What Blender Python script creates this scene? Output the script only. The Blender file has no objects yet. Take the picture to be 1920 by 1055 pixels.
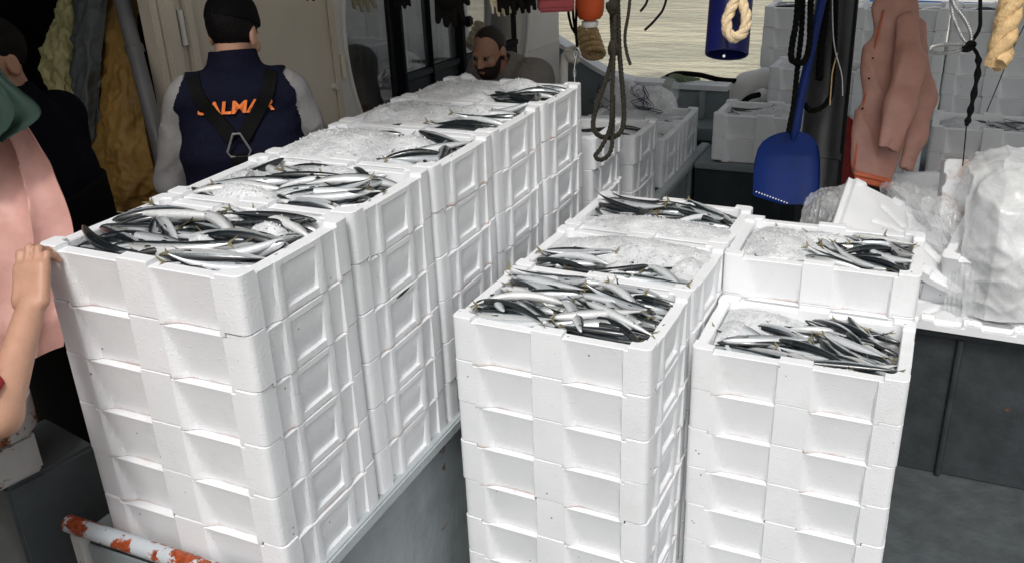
import bpy, bmesh, math, random
import numpy as np
from mathutils import Vector, Matrix

random.seed(7)
RNG = np.random.RandomState(11)
SC = bpy.context.scene
COL = SC.collection
R = math.radians

# ------------------------------------------------------------------ camera
ZC = 2.255
F, PITCH, ROLL, YAW = 1699.64, .4102, -.0423, -.4409
_fw = np.array([math.sin(YAW) * math.cos(PITCH), math.cos(YAW) * math.cos(PITCH), -math.sin(PITCH)])
_r0 = np.array([math.cos(YAW), -math.sin(YAW), 0.]); _u0 = np.cross(_r0, _fw)
_R = math.cos(ROLL) * _r0 + math.sin(ROLL) * _u0
_U = math.cos(ROLL) * _u0 - math.sin(ROLL) * _r0
CAMP = np.array([0, 0, ZC])

def at(x, y, d):
    """scene point that the calibrated lens sees at pixel x, y of the 1920 px photograph, d metres deep"""
    v = _fw + _R * (x - 960) / F - _U * (y - 527.5) / F
    return CAMP + v * d

cam = bpy.data.cameras.new('camera'); camo = bpy.data.objects.new('camera', cam); COL.objects.link(camo)
camo.matrix_world = Matrix(((_R[0], _U[0], -_fw[0], 0), (_R[1], _U[1], -_fw[1], 0), (_R[2], _U[2], -_fw[2], ZC), (0, 0, 0, 1)))
cam.sensor_width = 36; cam.lens = 36 * F / 1920; cam.clip_start = .05; cam.clip_end = 900
SC.camera = camo

# ------------------------------------------------------------------ light
SUN_DIR = Vector((.16, -.56, .81)).normalized()      # towards the sun
w = bpy.data.worlds.new('World'); SC.world = w; w.use_nodes = True
nt = w.node_tree; nt.nodes.clear()
o_ = nt.nodes.new('ShaderNodeOutputWorld'); b_ = nt.nodes.new('ShaderNodeBackground'); s_ = nt.nodes.new('ShaderNodeTexSky')
s_.sky_type = 'NISHITA'; s_.sun_disc = False
s_.sun_elevation = math.asin(SUN_DIR.z); s_.sun_rotation = math.atan2(SUN_DIR.x, SUN_DIR.y)
s_.air_density = 1.0; s_.dust_density = 5.0; s_.ozone_density = 0.4
hs = nt.nodes.new('ShaderNodeHueSaturation'); hs.inputs['Saturation'].default_value = .35   # thin overcast: nearly grey sky
nt.links.new(s_.outputs[0], hs.inputs['Color']); nt.links.new(hs.outputs[0], b_.inputs[0]); nt.links.new(b_.outputs[0], o_.inputs[0])
b_.inputs[1].default_value = .15
sl = bpy.data.lights.new('sun', 'SUN'); slo = bpy.data.objects.new('sun', sl); COL.objects.link(slo)
sl.energy = 1.5; sl.angle = R(10); sl.color = (1, .985, .965)
slo.rotation_euler = (-SUN_DIR).to_track_quat('-Z', 'Y').to_euler(); slo.location = (2, -4, 8)
SC.view_settings.view_transform = 'Standard'; SC.view_settings.look = 'None'
SC.view_settings.exposure = -0.16; SC.view_settings.gamma = 1; SC.view_settings.use_curve_mapping = False
SC.cycles.max_bounces = 6; SC.cycles.diffuse_bounces = 4; SC.cycles.glossy_bounces = 2
SC.cycles.transparent_max_bounces = 10; SC.cycles.use_denoising = True
SC.cycles.sample_clamp_indirect = 6

# ------------------------------------------------------------------ materials
def nodes(m):
    m.use_nodes = True; return m.node_tree, m.node_tree.nodes['Principled BSDF']

def N(t, kind, **kw):
    n = t.nodes.new(kind)
    for k, v in kw.items():
        if k in n.inputs: n.inputs[k].default_value = v
        else: setattr(n, k, v)
    return n

def ramp(t, src, stops):
    r = t.nodes.new('ShaderNodeValToRGB'); e = r.color_ramp.elements
    while len(e) < len(stops): e.new(.5)
    for i, (p, c) in enumerate(stops):
        e[i].position = p; e[i].color = (*c, 1) if len(c) == 3 else c
    t.links.new(src, r.inputs[0]); return r

def mix(t, fac, a, b):
    m = t.nodes.new('ShaderNodeMix'); m.data_type = 'RGBA'
    for k, v in ((0, fac), (6, a), (7, b)):
        if hasattr(v, 'default_value') or hasattr(v, 'links'): t.links.new(v, m.inputs[k])
        else: m.inputs[k].default_value = v if k == 0 else (*v, 1)
    return m.outputs[2]

def coords(t, rnd=True):
    c = t.nodes.new('ShaderNodeTexCoord')
    if not rnd: return c.outputs['Object']
    oi = t.nodes.new('ShaderNodeObjectInfo'); mu = N(t, 'ShaderNodeMath', operation='MULTIPLY'); mu.inputs[1].default_value = 37.
    t.links.new(oi.outputs['Random'], mu.inputs[0])
    va = N(t, 'ShaderNodeVectorMath', operation='ADD'); t.links.new(c.outputs['Object'], va.inputs[0]); t.links.new(mu.outputs[0], va.inputs[1])
    return va.outputs[0]

def bump(t, p, h, strength, dist=.01, prev=None):
    b = t.nodes.new('ShaderNodeBump'); b.inputs['Strength'].default_value = strength; b.inputs['Distance'].default_value = dist
    t.links.new(h, b.inputs['Height'])
    if prev is not None: t.links.new(prev, b.inputs['Normal'])
    t.links.new(b.outputs[0], p.inputs['Normal']); return b.outputs[0]

MATS = {}
def mat(name, col, rough=.5, metal=0., var=.18, scale=6., bmp=.15, bscale=40., rust=None, rust_col=(.25, .07, .02), sheen=0, spec=.35):
    """painted / cloth / metal surface: base colour broken up by two noises, fine relief, optional chipped rust"""
    m = bpy.data.materials.new(name); t, p = nodes(m); MATS[name] = m
    v = coords(t)
    n1 = N(t, 'ShaderNodeTexNoise', Scale=scale, Detail=6., Roughness=.6); t.links.new(v, n1.inputs['Vector'])
    lo = tuple(c * (1 - var) for c in col); hi = tuple(min(1, c * (1 + var)) for c in col)
    c1 = ramp(t, n1.outputs[0], [(.3, lo), (.7, hi)]).outputs[0]
    p.inputs['Metallic'].default_value = metal; p.inputs['Specular IOR Level'].default_value = spec
    r1 = N(t, 'ShaderNodeMapRange'); r1.inputs['To Min'].default_value = max(.03, rough - .12); r1.inputs['To Max'].default_value = min(1, rough + .12)
    t.links.new(n1.outputs[0], r1.inputs['Value']); t.links.new(r1.outputs[0], p.inputs['Roughness'])
    if sheen: p.inputs['Sheen Weight'].default_value = sheen
    n2 = N(t, 'ShaderNodeTexNoise', Scale=bscale, Detail=4.); t.links.new(v, n2.inputs['Vector'])
    nb = bump(t, p, n2.outputs[0], bmp, .01)
    if rust:
        n3 = N(t, 'ShaderNodeTexNoise', Scale=rust[0], Detail=9., Roughness=.65); t.links.new(v, n3.inputs['Vector'])
        rm = ramp(t, n3.outputs[0], [(rust[1], (0, 0, 0)), (rust[1] + .025, (1, 1, 1))])
        n4 = N(t, 'ShaderNodeTexNoise', Scale=rust[0] * 6, Detail=4.); t.links.new(v, n4.inputs['Vector'])
        rc = ramp(t, n4.outputs[0], [(.3, tuple(c * .35 for c in rust_col)), (.65, rust_col)]).outputs[0]
        c1 = mix(t, rm.outputs[0], c1, rc)
        bump(t, p, rm.outputs[0], -.5, .004, nb)
    t.links.new(c1 if not hasattr(c1, 'outputs') else c1.outputs[0], p.inputs['Base Color'])
    return m

def eps_material():
    m = bpy.data.materials.new('expanded_polystyrene'); t, p = nodes(m); MATS['eps'] = m
    v = coords(t)
    n1 = N(t, 'ShaderNodeTexNoise', Scale=5., Detail=5.); t.links.new(v, n1.inputs['Vector'])
    c = ramp(t, n1.outputs[0], [(.3, (.755, .77, .785)), (.7, (.82, .832, .845))]).outputs[0]
    # watery fish-blood smears and flecks of dirt
    n2 = N(t, 'ShaderNodeTexNoise', Scale=9., Detail=8., Roughness=.7); t.links.new(v, n2.inputs['Vector'])
    sm = ramp(t, n2.outputs[0], [(.70, (0, 0, 0)), (.82, (.5, .5, .5))]).outputs[0]
    c = mix(t, sm, c, (.55, .29, .20))
    n5 = N(t, 'ShaderNodeTexNoise', Scale=3., Detail=6., Roughness=.75); t.links.new(v, n5.inputs['Vector'])
    gr = ramp(t, n5.outputs[0], [(.55, (0, 0, 0)), (.8, (.4, .4, .4))]).outputs[0]
    c = mix(t, gr, c, (.56, .55, .5))
    vo = N(t, 'ShaderNodeTexVoronoi', Scale=26.); t.links.new(v, vo.inputs['Vector'])
    n3 = N(t, 'ShaderNodeTexNoise', Scale=11.); t.links.new(v, n3.inputs['Vector'])
    add = N(t, 'ShaderNodeMath', operation='ADD'); t.links.new(vo.outputs['Distance'], add.inputs[0])
    k = ramp(t, n3.outputs[0], [(.40, (.0, .0, .0)), (.62, (.4, .4, .4))]); t.links.new(k.outputs[0], add.inputs[1])
    dk = ramp(t, add.outputs[0], [(.065, (.85, .85, .85)), (.09, (0, 0, 0))]).outputs[0]
    c = mix(t, dk, c, (.12, .08, .06))
    tc = t.nodes.new('ShaderNodeTexCoord'); sz = N(t, 'ShaderNodeSeparateXYZ'); t.links.new(tc.outputs['Object'], sz.inputs[0])
    zt0 = ramp(t, sz.outputs['Z'], [(.0, (1, 1, 1)), (.012, (0, 0, 0))]).outputs[0]
    n7 = N(t, 'ShaderNodeTexNoise', Scale=7., Detail=7., Roughness=.7); t.links.new(v, n7.inputs['Vector'])
    sb = ramp(t, n7.outputs[0], [(.47, (0, 0, 0)), (.62, (.8, .8, .8))]).outputs[0]
    mm_ = N(t, 'ShaderNodeMath', operation='MULTIPLY'); t.links.new(zt0, mm_.inputs[0]); t.links.new(sb, mm_.inputs[1])
    c = mix(t, mm_.outputs[0], c, (.40, .19, .10))
    t.links.new(c, p.inputs['Base Color']); p.inputs['Roughness'].default_value = .5; p.inputs['Specular IOR Level'].default_value = .3
    # bead skin
    vb = N(t, 'ShaderNodeTexVoronoi', Scale=190.); t.links.new(v, vb.inputs['Vector'])
    b1 = bump(t, p, vb.outputs['Distance'], .16, .003)
    vd = N(t, 'ShaderNodeTexVoronoi', Scale=62., Randomness=.75); t.links.new(v, vd.inputs['Vector'])
    dr = ramp(t, vd.outputs['Distance'], [(.12, (1, 1, 1)), (.22, (0, 0, 0))]).outputs[0]
    b2 = bump(t, p, dr, .25, .003, b1)
    nn = N(t, 'ShaderNodeTexNoise', Scale=14., Detail=3.); t.links.new(v, nn.inputs['Vector'])
    bump(t, p, nn.outputs[0], .12, .01, b2)
    return m

def fish_material():
    m = bpy.data.materials.new('mackerel_skin'); t, p = nodes(m); MATS['fish'] = m
    uv = N(t, 'ShaderNodeUVMap'); sp = N(t, 'ShaderNodeSeparateXYZ'); t.links.new(uv.outputs[0], sp.inputs[0])
    oi = N(t, 'ShaderNodeObjectInfo')
    ad = N(t, 'ShaderNodeVectorMath', operation='ADD'); t.links.new(uv.outputs[0], ad.inputs[0]); t.links.new(oi.outputs['Random'], ad.inputs[1])
    n1 = N(t, 'ShaderNodeTexNoise', Scale=9., Detail=4.); t.links.new(ad.outputs[0], n1.inputs['Vector'])
    mu = N(t, 'ShaderNodeMath', operation='MULTIPLY_ADD'); mu.inputs[1].default_value = .16
    t.links.new(n1.outputs[0], mu.inputs[0]); t.links.new(sp.outputs['Y'], mu.inputs[2])
    # back: wavy dark bars on blue-green
    mp = N(t, 'ShaderNodeMapping'); mp.inputs['Scale'].default_value = (26, 3.0, 1); t.links.new(ad.outputs[0], mp.inputs[0])
    wv = N(t, 'ShaderNodeTexWave', Scale=1., Distortion=5., Detail=2.); wv.inputs['Detail Scale'].default_value = 1.2
    t.links.new(mp.outputs[0], wv.inputs['Vector'])
    back = ramp(t, wv.outputs['Fac'], [(.35, (.004, .005, .007)), (.62, (.011, .017, .020))]).outputs[0]
    rr = ramp(t, oi.outputs['Random'], [(0, (.36, .39, .42)), (.5, (.55, .59, .63)), (1, (.66, .65, .60))]).outputs[0]
    side = ramp(t, mu.outputs[0], [(.15, (.86, .87, .87)), (.60, (.60, .65, .69))]).outputs[0]
    sd = mix(t, .45, side, rr)
    # a faint yellow-pink sheen along the flank
    fl = ramp(t, mu.outputs[0], [(.48, (0, 0, 0)), (.58, (.35, .35, .35)), (.66, (0, 0, 0))]).outputs[0]
    sd = mix(t, fl, sd, (.55, .47, .38))
    wm = N(t, 'ShaderNodeMath', operation='MULTIPLY_ADD'); wm.inputs[1].default_value = .13; t.links.new(wv.outputs['Fac'], wm.inputs[0]); t.links.new(mu.outputs[0], wm.inputs[2])
    gm = ramp(t, mu.outputs[0], [(.58, (0, 0, 0)), (.76, (1, 1, 1))]).outputs[0]
    sd = mix(t, gm, sd, (.17, .23, .26))
    n9 = N(t, 'ShaderNodeTexNoise', Scale=34., Detail=4., Roughness=.7); t.links.new(ad.outputs[0], n9.inputs['Vector'])
    mo = ramp(t, n9.outputs[0], [(.42, (0, 0, 0)), (.75, (.5, .5, .5))]).outputs[0]; sd = mix(t, mo, sd, (.30, .33, .34))
    dm = ramp(t, wm.outputs[0], [(.74, (0, 0, 0)), (.81, (1, 1, 1))]).outputs[0]
    c = mix(t, dm, sd, back)
    # head darker, gill line
    hd = ramp(t, sp.outputs['X'], [(.0, (.55, .55, .55)), (.19, (.30, .30, .30)), (.205, (.75, .75, .75)), (.215, (0, 0, 0))]).outputs[0]
    hm = N(t, 'ShaderNodeMath', operation='MULTIPLY'); t.links.new(hd, hm.inputs[0]); t.links.new(sp.outputs['Y'], hm.inputs[1])
    c = mix(t, hm.outputs[0], c, (.05, .055, .05))
    t.links.new(c, p.inputs['Base Color'])
    ms = ramp(t, mu.outputs[0], [(.2, (.15, .15, .15)), (.55, (.55, .55, .55)), (.72, (.1, .1, .1))]).outputs[0]
    t.links.new(ms, p.inputs['Metallic']); p.inputs['Roughness'].default_value = .26; p.inputs['Coat Weight'].default_value = .5
    p.inputs['Coat Roughness'].default_value = .12
    bump(t, p, n1.outputs[0], .15, .004)
    f = mat('fish_fin', (.17, .145, .075), .5, var=.4, scale=60); e = mat('fish_eye', (.02, .02, .02), .1, var=0)
    return m

def ice_material():
    m = bpy.data.materials.new('crushed_ice'); t, p = nodes(m); MATS['ice'] = m
    v = coords(t)
    n1 = N(t, 'ShaderNodeTexNoise', Scale=12., Detail=6., Roughness=.7); t.links.new(v, n1.inputs['Vector'])
    c = ramp(t, n1.outputs[0], [(.30, (.50, .52, .535)), (.70, (.80, .81, .82))]).outputs[0]
    t.links.new(c, p.inputs['Base Color']); p.inputs['Roughness'].default_value = .30; p.inputs['Coat Weight'].default_value = .4; p.inputs['Coat Roughness'].default_value = .15
    vo = N(t, 'ShaderNodeTexVoronoi', Scale=105.); t.links.new(v, vo.inputs['Vector'])
    b1 = bump(t, p, vo.outputs['Distance'], .45, .005)
    n2 = N(t, 'ShaderNodeTexNoise', Scale=260., Detail=3.); t.links.new(v, n2.inputs['Vector']); bump(t, p, n2.outputs[0], .5, .003, b1)

def water_material():
    m = bpy.data.materials.new('harbour_water'); t, p = nodes(m); MATS['water'] = m
    v = coords(t, False)
    mp = N(t, 'ShaderNodeMapping'); mp.inputs['Scale'].default_value = (.8, 1.5, 1); mp.inputs['Rotation'].default_value = (0, 0, .42); t.links.new(v, mp.inputs[0])
    n1 = N(t, 'ShaderNodeTexNoise', Scale=1.0, Detail=5., Roughness=.55); t.links.new(mp.outputs[0], n1.inputs['Vector'])
    n2 = N(t, 'ShaderNodeTexNoise', Scale=.25, Detail=2.); t.links.new(mp.outputs[0], n2.inputs['Vector'])
    c = ramp(t, n2.outputs[0], [(.35, (.36, .365, .27)), (.65, (.54, .50, .36))]).outputs[0]
    t.links.new(c, p.inputs['Base Color']); p.inputs['Roughness'].default_value = .06; p.inputs['IOR'].default_value = 1.33
    bump(t, p, n1.outputs[0], .9, .5)

def glass_material():
    m = bpy.data.materials.new('dark_window_glass'); t, p = nodes(m); MATS['glass'] = m
    v = coords(t)
    n1 = N(t, 'ShaderNodeTexNoise', Scale=5., Detail=5., Roughness=.7); t.links.new(v, n1.inputs['Vector'])
    mp = N(t, 'ShaderNodeMapping'); mp.inputs['Scale'].default_value = (14, 14, .6); t.links.new(v, mp.inputs[0])
    n2 = N(t, 'ShaderNodeTexNoise', Scale=2., Detail=5.); t.links.new(mp.outputs[0], n2.inputs['Vector'])
    c = ramp(t, n2.outputs[0], [(.4, (.012, .014, .018)), (.75, (.07, .075, .08))]).outputs[0]
    t.links.new(c, p.inputs['Base Color'])
    r = ramp(t, n2.outputs[0], [(.35, (.02, .02, .02)), (.7, (.22, .22, .22))]).outputs[0]; t.links.new(r, p.inputs['Roughness'])
    p.inputs['Specular IOR Level'].default_value = 1.0; p.inputs['Coat Weight'].default_value = 1.0; p.inputs['Coat IOR'].default_value = 3.6; p.inputs['Coat Roughness'].default_value = .03

def plastic_film(name, alpha, col, lo=.0):
    m = bpy.data.materials.new(name); t, p = nodes(m); MATS[name] = m
    v = coords(t)
    n1 = N(t, 'ShaderNodeTexNoise', Scale=9., Detail=6., Roughness=.65, Distortion=1.2); t.links.new(v, n1.inputs['Vector'])
    a = ramp(t, n1.outputs[0], [(.3, (alpha - lo,) * 3), (.7, (min(1, alpha + lo),) * 3)]).outputs[0]
    t.links.new(a, p.inputs['Alpha']); p.inputs['Base Color'].default_value = (*col, 1); p.inputs['Roughness'].default_value = .16
    p.inputs['Specular IOR Level'].default_value = .8
    bump(t, p, n1.outputs[0], .35, .012)

eps_material(); fish_material(); ice_material(); water_material(); glass_material()
def pale_reflection_glass():  # bright reflections painted into the base colour of the right-hand panes
    m = MATS['glass'].copy(); m.name = 'window_glass_pale_reflection'; MATS['glass_pale_reflection'] = m
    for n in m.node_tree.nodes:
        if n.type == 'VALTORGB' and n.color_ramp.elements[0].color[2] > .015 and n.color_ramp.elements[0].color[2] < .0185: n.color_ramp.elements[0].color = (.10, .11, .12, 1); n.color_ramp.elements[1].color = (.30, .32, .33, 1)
pale_reflection_glass()
plastic_film('clear_film', .22, (.85, .87, .88), .12); plastic_film('milky_film', .58, (.80, .82, .82), .22)
mat('deck_paint', (.070, .080, .084), .38, var=.22, scale=14, rust=(6, .655), bmp=.3)
mat('side_deck', (.17, .14, .10), .3, var=.5, scale=4, rust=(3, .56), bmp=.4)
mat('grey_paint', (.27, .305, .315), .42, var=.22, scale=5, rust=(5.5, .665), bmp=.2)
mat('ledge_paint', (.40, .44, .45), .38, var=.15, scale=4, rust=(7, .62), bmp=.2)
mat('bulwark_paint', (.20, .235, .245), .5, var=.12, scale=3, rust=(3., .70), bmp=.1)
mat('cap_paint', (.72, .74, .75), .35, var=.08, rust=(4, .72))
mat('partition_paint', (.040, .046, .049), .45, var=.25, scale=9, rust=(6, .68), bmp=.25, spec=.25)
mat('dark_steel', (.03, .04, .045), .5, var=.3, scale=4, rust=(4, .70), bmp=.25)
mat('chipped_pipe', (.50, .54, .57), .35, var=.08, rust=(13, .485), rust_col=(.42, .085, .03), bmp=.1)
mat('cream_paint', (.62, .56, .455), .45, var=.07, scale=2.5, rust=(6, .735), rust_col=(.22, .12, .06), bmp=.06)
mat('white_paint', (.68, .66, .62), .4, var=.05, rust=(5, .74), bmp=.05)
mat('pedestal_paint', (.10, .115, .12), .5, var=.2, rust=(4, .66), bmp=.2)
mat('rusty_white', (.62, .61, .58), .5, var=.1, rust=(7, .565), rust_col=(.30, .10, .03), bmp=.2)
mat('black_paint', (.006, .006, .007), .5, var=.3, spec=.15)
mat('foam_yellow', (.30, .175, .045), .55, var=.3, scale=9, bmp=.5, bscale=22)
mat('foam_pale', (.62, .58, .28), .55, var=.2, scale=10, bmp=.5, bscale=25)
mat('foam_grey', (.10, .11, .11), .6, var=.25, scale=8, bmp=.4, bscale=25)
mat('pipe_grey', (.15, .15, .15), .4, var=.15, rust=(7, .72))
mat('skin', (.50, .28, .19), .45, var=.10, scale=18, bmp=.12, bscale=150)
mat('skin_dark', (.40, .21, .14), .45, var=.10, scale=18, bmp=.12, bscale=150)
mat('hair', (.006, .005, .005), .6, spec=.12, var=.4, scale=60, bmp=.6, bscale=160)
mat('navy', (.006, .007, .017), .85, var=.2, scale=30, bmp=.4, bscale=60, spec=.08)
mat('navy_black', (.004, .0045, .008), .85, var=.2, scale=30, bmp=.3, bscale=90, spec=.06)
mat('grey_marl', (.25, .245, .24), .9, var=.07, scale=90, bmp=.18, bscale=50, spec=.1)
mat('taupe_cotton', (.22, .205, .19), .85, var=.1, scale=60, bmp=.3, bscale=80)
mat('black_web', (.005, .005, .005), .8, var=.2, spec=.08)
mat('orange_print', (.85, .22, .05), .6, var=.08)
mat('orange_oilskin', (.75, .17, .04), .4, var=.12)
mat('faded_orange', (.42, .10, .045), .6, var=.3, scale=12)
mat('red_cotton', (.36, .02, .025), .8, var=.12, bmp=.3, bscale=80)
mat('salmon_oilskin', (.36, .185, .145), .42, var=.22, scale=6, bmp=1.0, bscale=9)
mat('pink_oilskin', (.60, .33, .285), .5, var=.14, scale=7, bmp=.9, bscale=9)
mat('green_oilskin', (.022, .040, .032), .7, var=.2, bmp=.25, bscale=18, spec=.12)
mat('blue_plastic', (.004, .022, .14), .6, spec=.25, var=.2, scale=8, bmp=.06)
mat('navy_plastic', (.006, .009, .075), .35, spec=.25, var=.2, scale=5, bmp=.05)
mat('red_plastic', (.34, .018, .012), .35, var=.2)
mat('red_crate', (.30, .05, .06), .45, var=.15)
mat('orange_buoy', (.55, .085, .02), .4, var=.2, scale=4)
mat('post_paint', (.028, .031, .031), .38, var=.3, scale=4, rust=(6, .70), bmp=.15)
mat('rope_manila', (.55, .38, .19), .8, var=.3, scale=60, bmp=.5, bscale=120)
mat('rope_cream', (.70, .56, .36), .8, var=.2, scale=60, bmp=.5, bscale=120)
mat('rope_olive', (.018, .015, .009), .8, var=.4, scale=50, bmp=.5, bscale=120)
mat('rope_green', (.14, .19, .11), .8, var=.35, scale=40, bmp=.5, bscale=120)
mat('rope_white', (.66, .64, .58), .8, var=.2, scale=50, bmp=.5, bscale=120)
mat('rope_black', (.006, .006, .006), .85, spec=.08, var=.4, scale=40, bmp=.4, bscale=120)
mat('steel_wire', (.42, .42, .42), .4, metal=.7, var=.3, scale=80)
mat('olive_cloth', (.16, .15, .10), .7, var=.2); mat('cream_cloth', (.60, .52, .36), .7, var=.15)
mat('dark_glove', (.006, .0055, .005), .8, var=.3, spec=.08); mat('fender_white', (.76, .76, .74), .4, var=.06)
mat('bag_white', (.72, .72, .74), .5, var=.25, scale=14, bmp=.8, bscale=18)
mat('net_navy', (.03, .035, .09), .7, var=.5, scale=40)
mat('ochre_render', (.50, .38, .20), .8, var=.15, scale=.5); mat('pale_render', (.66, .60, .50), .8, var=.1, scale=.5)
mat('terracotta', (.42, .17, .10), .8); mat('shutter_green', (.05, .10, .07), .6); mat('window_dark', (.03, .035, .04), .2)
mat('boat_white', (.78, .78, .77), .3, var=.04); mat('boat_blue', (.05, .11, .30), .35, var=.1); mat('quay_stone', (.34, .32, .28), .8)
mat('badge_grey', (.38, .42, .50), .5, var=.05)
mat('roof_paint', (.78, .77, .74), .5, var=.1, rust=(2, .70))

# ------------------------------------------------------------------ mesh helpers
def tag(o, label=None, cat=None, group=None, kind=None):
    if label: o['label'] = label
    if cat: o['category'] = cat
    if group: o['group'] = group
    if kind: o['kind'] = kind
    return o

def empty(name, loc=(0, 0, 0), rz=0, label=None, cat=None, group=None):
    e = bpy.data.objects.new(name, None); COL.objects.link(e); e.location = loc; e.rotation_euler = (0, 0, rz); e.empty_display_size = .1
    return tag(e, label, cat, group)

def sharpen(me, ang=35):
    bm = bmesh.new(); bm.from_mesh(me)
    for f in bm.faces: f.smooth = True
    for e in bm.edges:
        if len(e.link_faces) == 2 and e.calc_face_angle(0) > R(ang): e.smooth = False
    bm.to_mesh(me); bm.free()

def mesh_from(name, vs, fs, m=None, ang=35, midx=None):
    me = bpy.data.meshes.new(name); me.from_pydata([tuple(v) for v in vs], [], [tuple(int(i) for i in f) for f in fs]); me.update()
    if m is not None:
        for k in (m if isinstance(m, (list, tuple)) else [m]): me.materials.append(MATS[k])
    if midx is not None: me.polygons.foreach_set('material_index', np.asarray(midx, dtype=np.int32))
    sharpen(me, ang); return me

def obj(name, me, parent=None, loc=None, rz=None):
    o = bpy.data.objects.new(name, me); COL.objects.link(o)
    if parent is not None: o.parent = parent
    if loc is not None: o.location = loc
    if rz is not None: o.rotation_euler = (0, 0, rz)
    return o

class MB:
    """collects shapes for ONE mesh"""
    def __init__(s): s.v = []; s.f = []; s.mi = []
    def add(s, vs, fs, mi=0):
        k = len(s.v); s.v += [tuple(v) for v in vs]; s.f += [tuple(i + k for i in f) for f in fs]; s.mi += [mi] * len(fs)
    def box(s, lo, hi, mi=0, M=None, bev=0.0):
        (a, b, c), (d, e, f) = lo, hi
        if bev:
            bm = bmesh.new(); bmesh.ops.create_cube(bm, size=1)
            for v in bm.verts: v.co = Vector(((a + d) / 2 + v.co.x * (d - a), (b + e) / 2 + v.co.y * (e - b), (c + f) / 2 + v.co.z * (f - c)))
            bmesh.ops.bevel(bm, geom=bm.edges[:], offset=bev, segments=2, affect='EDGES')
            vs = [v.co.copy() for v in bm.verts]; bm.verts.index_update(); fs = [[v.index for v in q.verts] for q in bm.faces]; bm.free()
        else:
            vs = [Vector(p) for p in ((a, b, c), (d, b, c), (d, e, c), (a, e, c), (a, b, f), (d, b, f), (d, e, f), (a, e, f))]
            fs = [(3, 2, 1, 0), (4, 5, 6, 7), (0, 1, 5, 4), (1, 2, 6, 5), (2, 3, 7, 6), (3, 0, 4, 7)]
        if M is not None: vs = [M @ v for v in vs]
        s.add(vs, fs, mi)
    def tube(s, pts, r, n=8, mi=0, cap=True):
        pts = [np.array(p, float) for p in pts]; m = len(pts)
        rr = r if hasattr(r, '__len__') else [r] * m
        T = [pts[min(i + 1, m - 1)] - pts[max(i - 1, 0)] for i in range(m)]; T = [t / (np.linalg.norm(t) + 1e-12) for t in T]
        up = np.array([0, 0, 1.]) if abs(T[0][2]) < .9 else np.array([1., 0, 0])
        a = np.cross(T[0], up); a /= np.linalg.norm(a); vs = []
        for i in range(m):
            a = a - T[i] * (a @ T[i]); a /= np.linalg.norm(a) + 1e-12; b = np.cross(T[i], a)
            for k in range(n):
                th = 2 * math.pi * k / n; vs.append(pts[i] + rr[i] * (math.cos(th) * a + math.sin(th) * b))
        fs = [(i * n + k, i * n + (k + 1) % n, (i + 1) * n + (k + 1) % n, (i + 1) * n + k) for i in range(m - 1) for k in range(n)]
        if cap: fs += [tuple(range(n))[::-1], tuple(range((m - 1) * n, m * n))]
        s.add(vs, fs, mi)
    def build(s, name, m, parent=None, ang=35, **kw):
        return obj(name, mesh_from(name, s.v, s.f, m, ang, s.mi if isinstance(m, (list, tuple)) else None), parent, **kw)

def spline(pts, n=8):
    P = [np.array(p, float) for p in pts]; P = [2 * P[0] - P[1]] + P + [2 * P[-1] - P[-2]]; out = []
    for i in range(1, len(P) - 2):
        for k in range(n):
            t = k / n; a, b, c, d = P[i - 1:i + 3]
            out.append(.5 * (2 * b + (c - a) * t + (2 * a - 5 * b + 4 * c - d) * t * t + (3 * b - a - 3 * c + d) * t ** 3))
    out.append(P[-2]); return out

def rope_mb(pts, r, strands=3, turns=14., n=10, mb=None):
    """laid rope: strands twisted round the path; turns per metre"""
    mb = mb or MB(); C = spline(pts, n); L = 0; D = [0]
    for a, b in zip(C, C[1:]): L += np.linalg.norm(b - a); D.append(L)
    m = max(8, int(L * turns * 9)); m = min(m, 700)
    S = np.linspace(0, L, m); C = np.array(C); C = np.stack([np.interp(S, D, C[:, i]) for i in range(3)], 1)
    T = np.gradient(C, axis=0); T /= np.linalg.norm(T, axis=1)[:, None] + 1e-12
    a = np.cross(T[0], [0.31, .2, .9]); a /= np.linalg.norm(a)
    A = []
    for t in T:
        a = a - t * (a @ t); a /= np.linalg.norm(a) + 1e-12; A.append(a)
    A = np.array(A); B = np.cross(T, A)
    for k in range(strands):
        ph = 2 * math.pi * (k / strands + S * turns)
        Q = C + .52 * r * (np.cos(ph)[:, None] * A + np.sin(ph)[:, None] * B)
        mb.tube(list(Q), r * .56, 6)
    return mb

# --- signed distance bodies (people, cloth, bags), surfaced with surface nets
def rc(P, a, b, ra, rb):
    a = np.asarray(a, float); b = np.asarray(b, float); d = b - a; t = np.clip((P - a) @ d / (d @ d + 1e-12), 0, 1)
    return np.linalg.norm(P - a - t[:, None] * d, axis=1) - (ra + (rb - ra) * t)
def el(P, c, r, M=None):
    q = P - np.asarray(c, float)
    if M is not None: q = q @ M
    r = np.asarray(r, float); k = np.linalg.norm(q / r, axis=1); return (k - 1) * r.min() if False else k * (k - 1) / (np.linalg.norm(q / r ** 2, axis=1) + 1e-9)
def rb(P, c, h, r, M=None):
    q = P - np.asarray(c, float)
    if M is not None: q = q @ M
    q = np.abs(q) - (np.asarray(h, float) - r)
    return np.linalg.norm(np.maximum(q, 0), axis=1) + np.minimum(q.max(1), 0) - r
def smin(a, b, k):
    h = np.clip(.5 + .5 * (b - a) / k, 0, 1); return b + (a - b) * h - k * h * (1 - h)
def su(ds, k):
    o = ds[0]
    for d in ds[1:]: o = smin(o, d, k)
    return o
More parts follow.
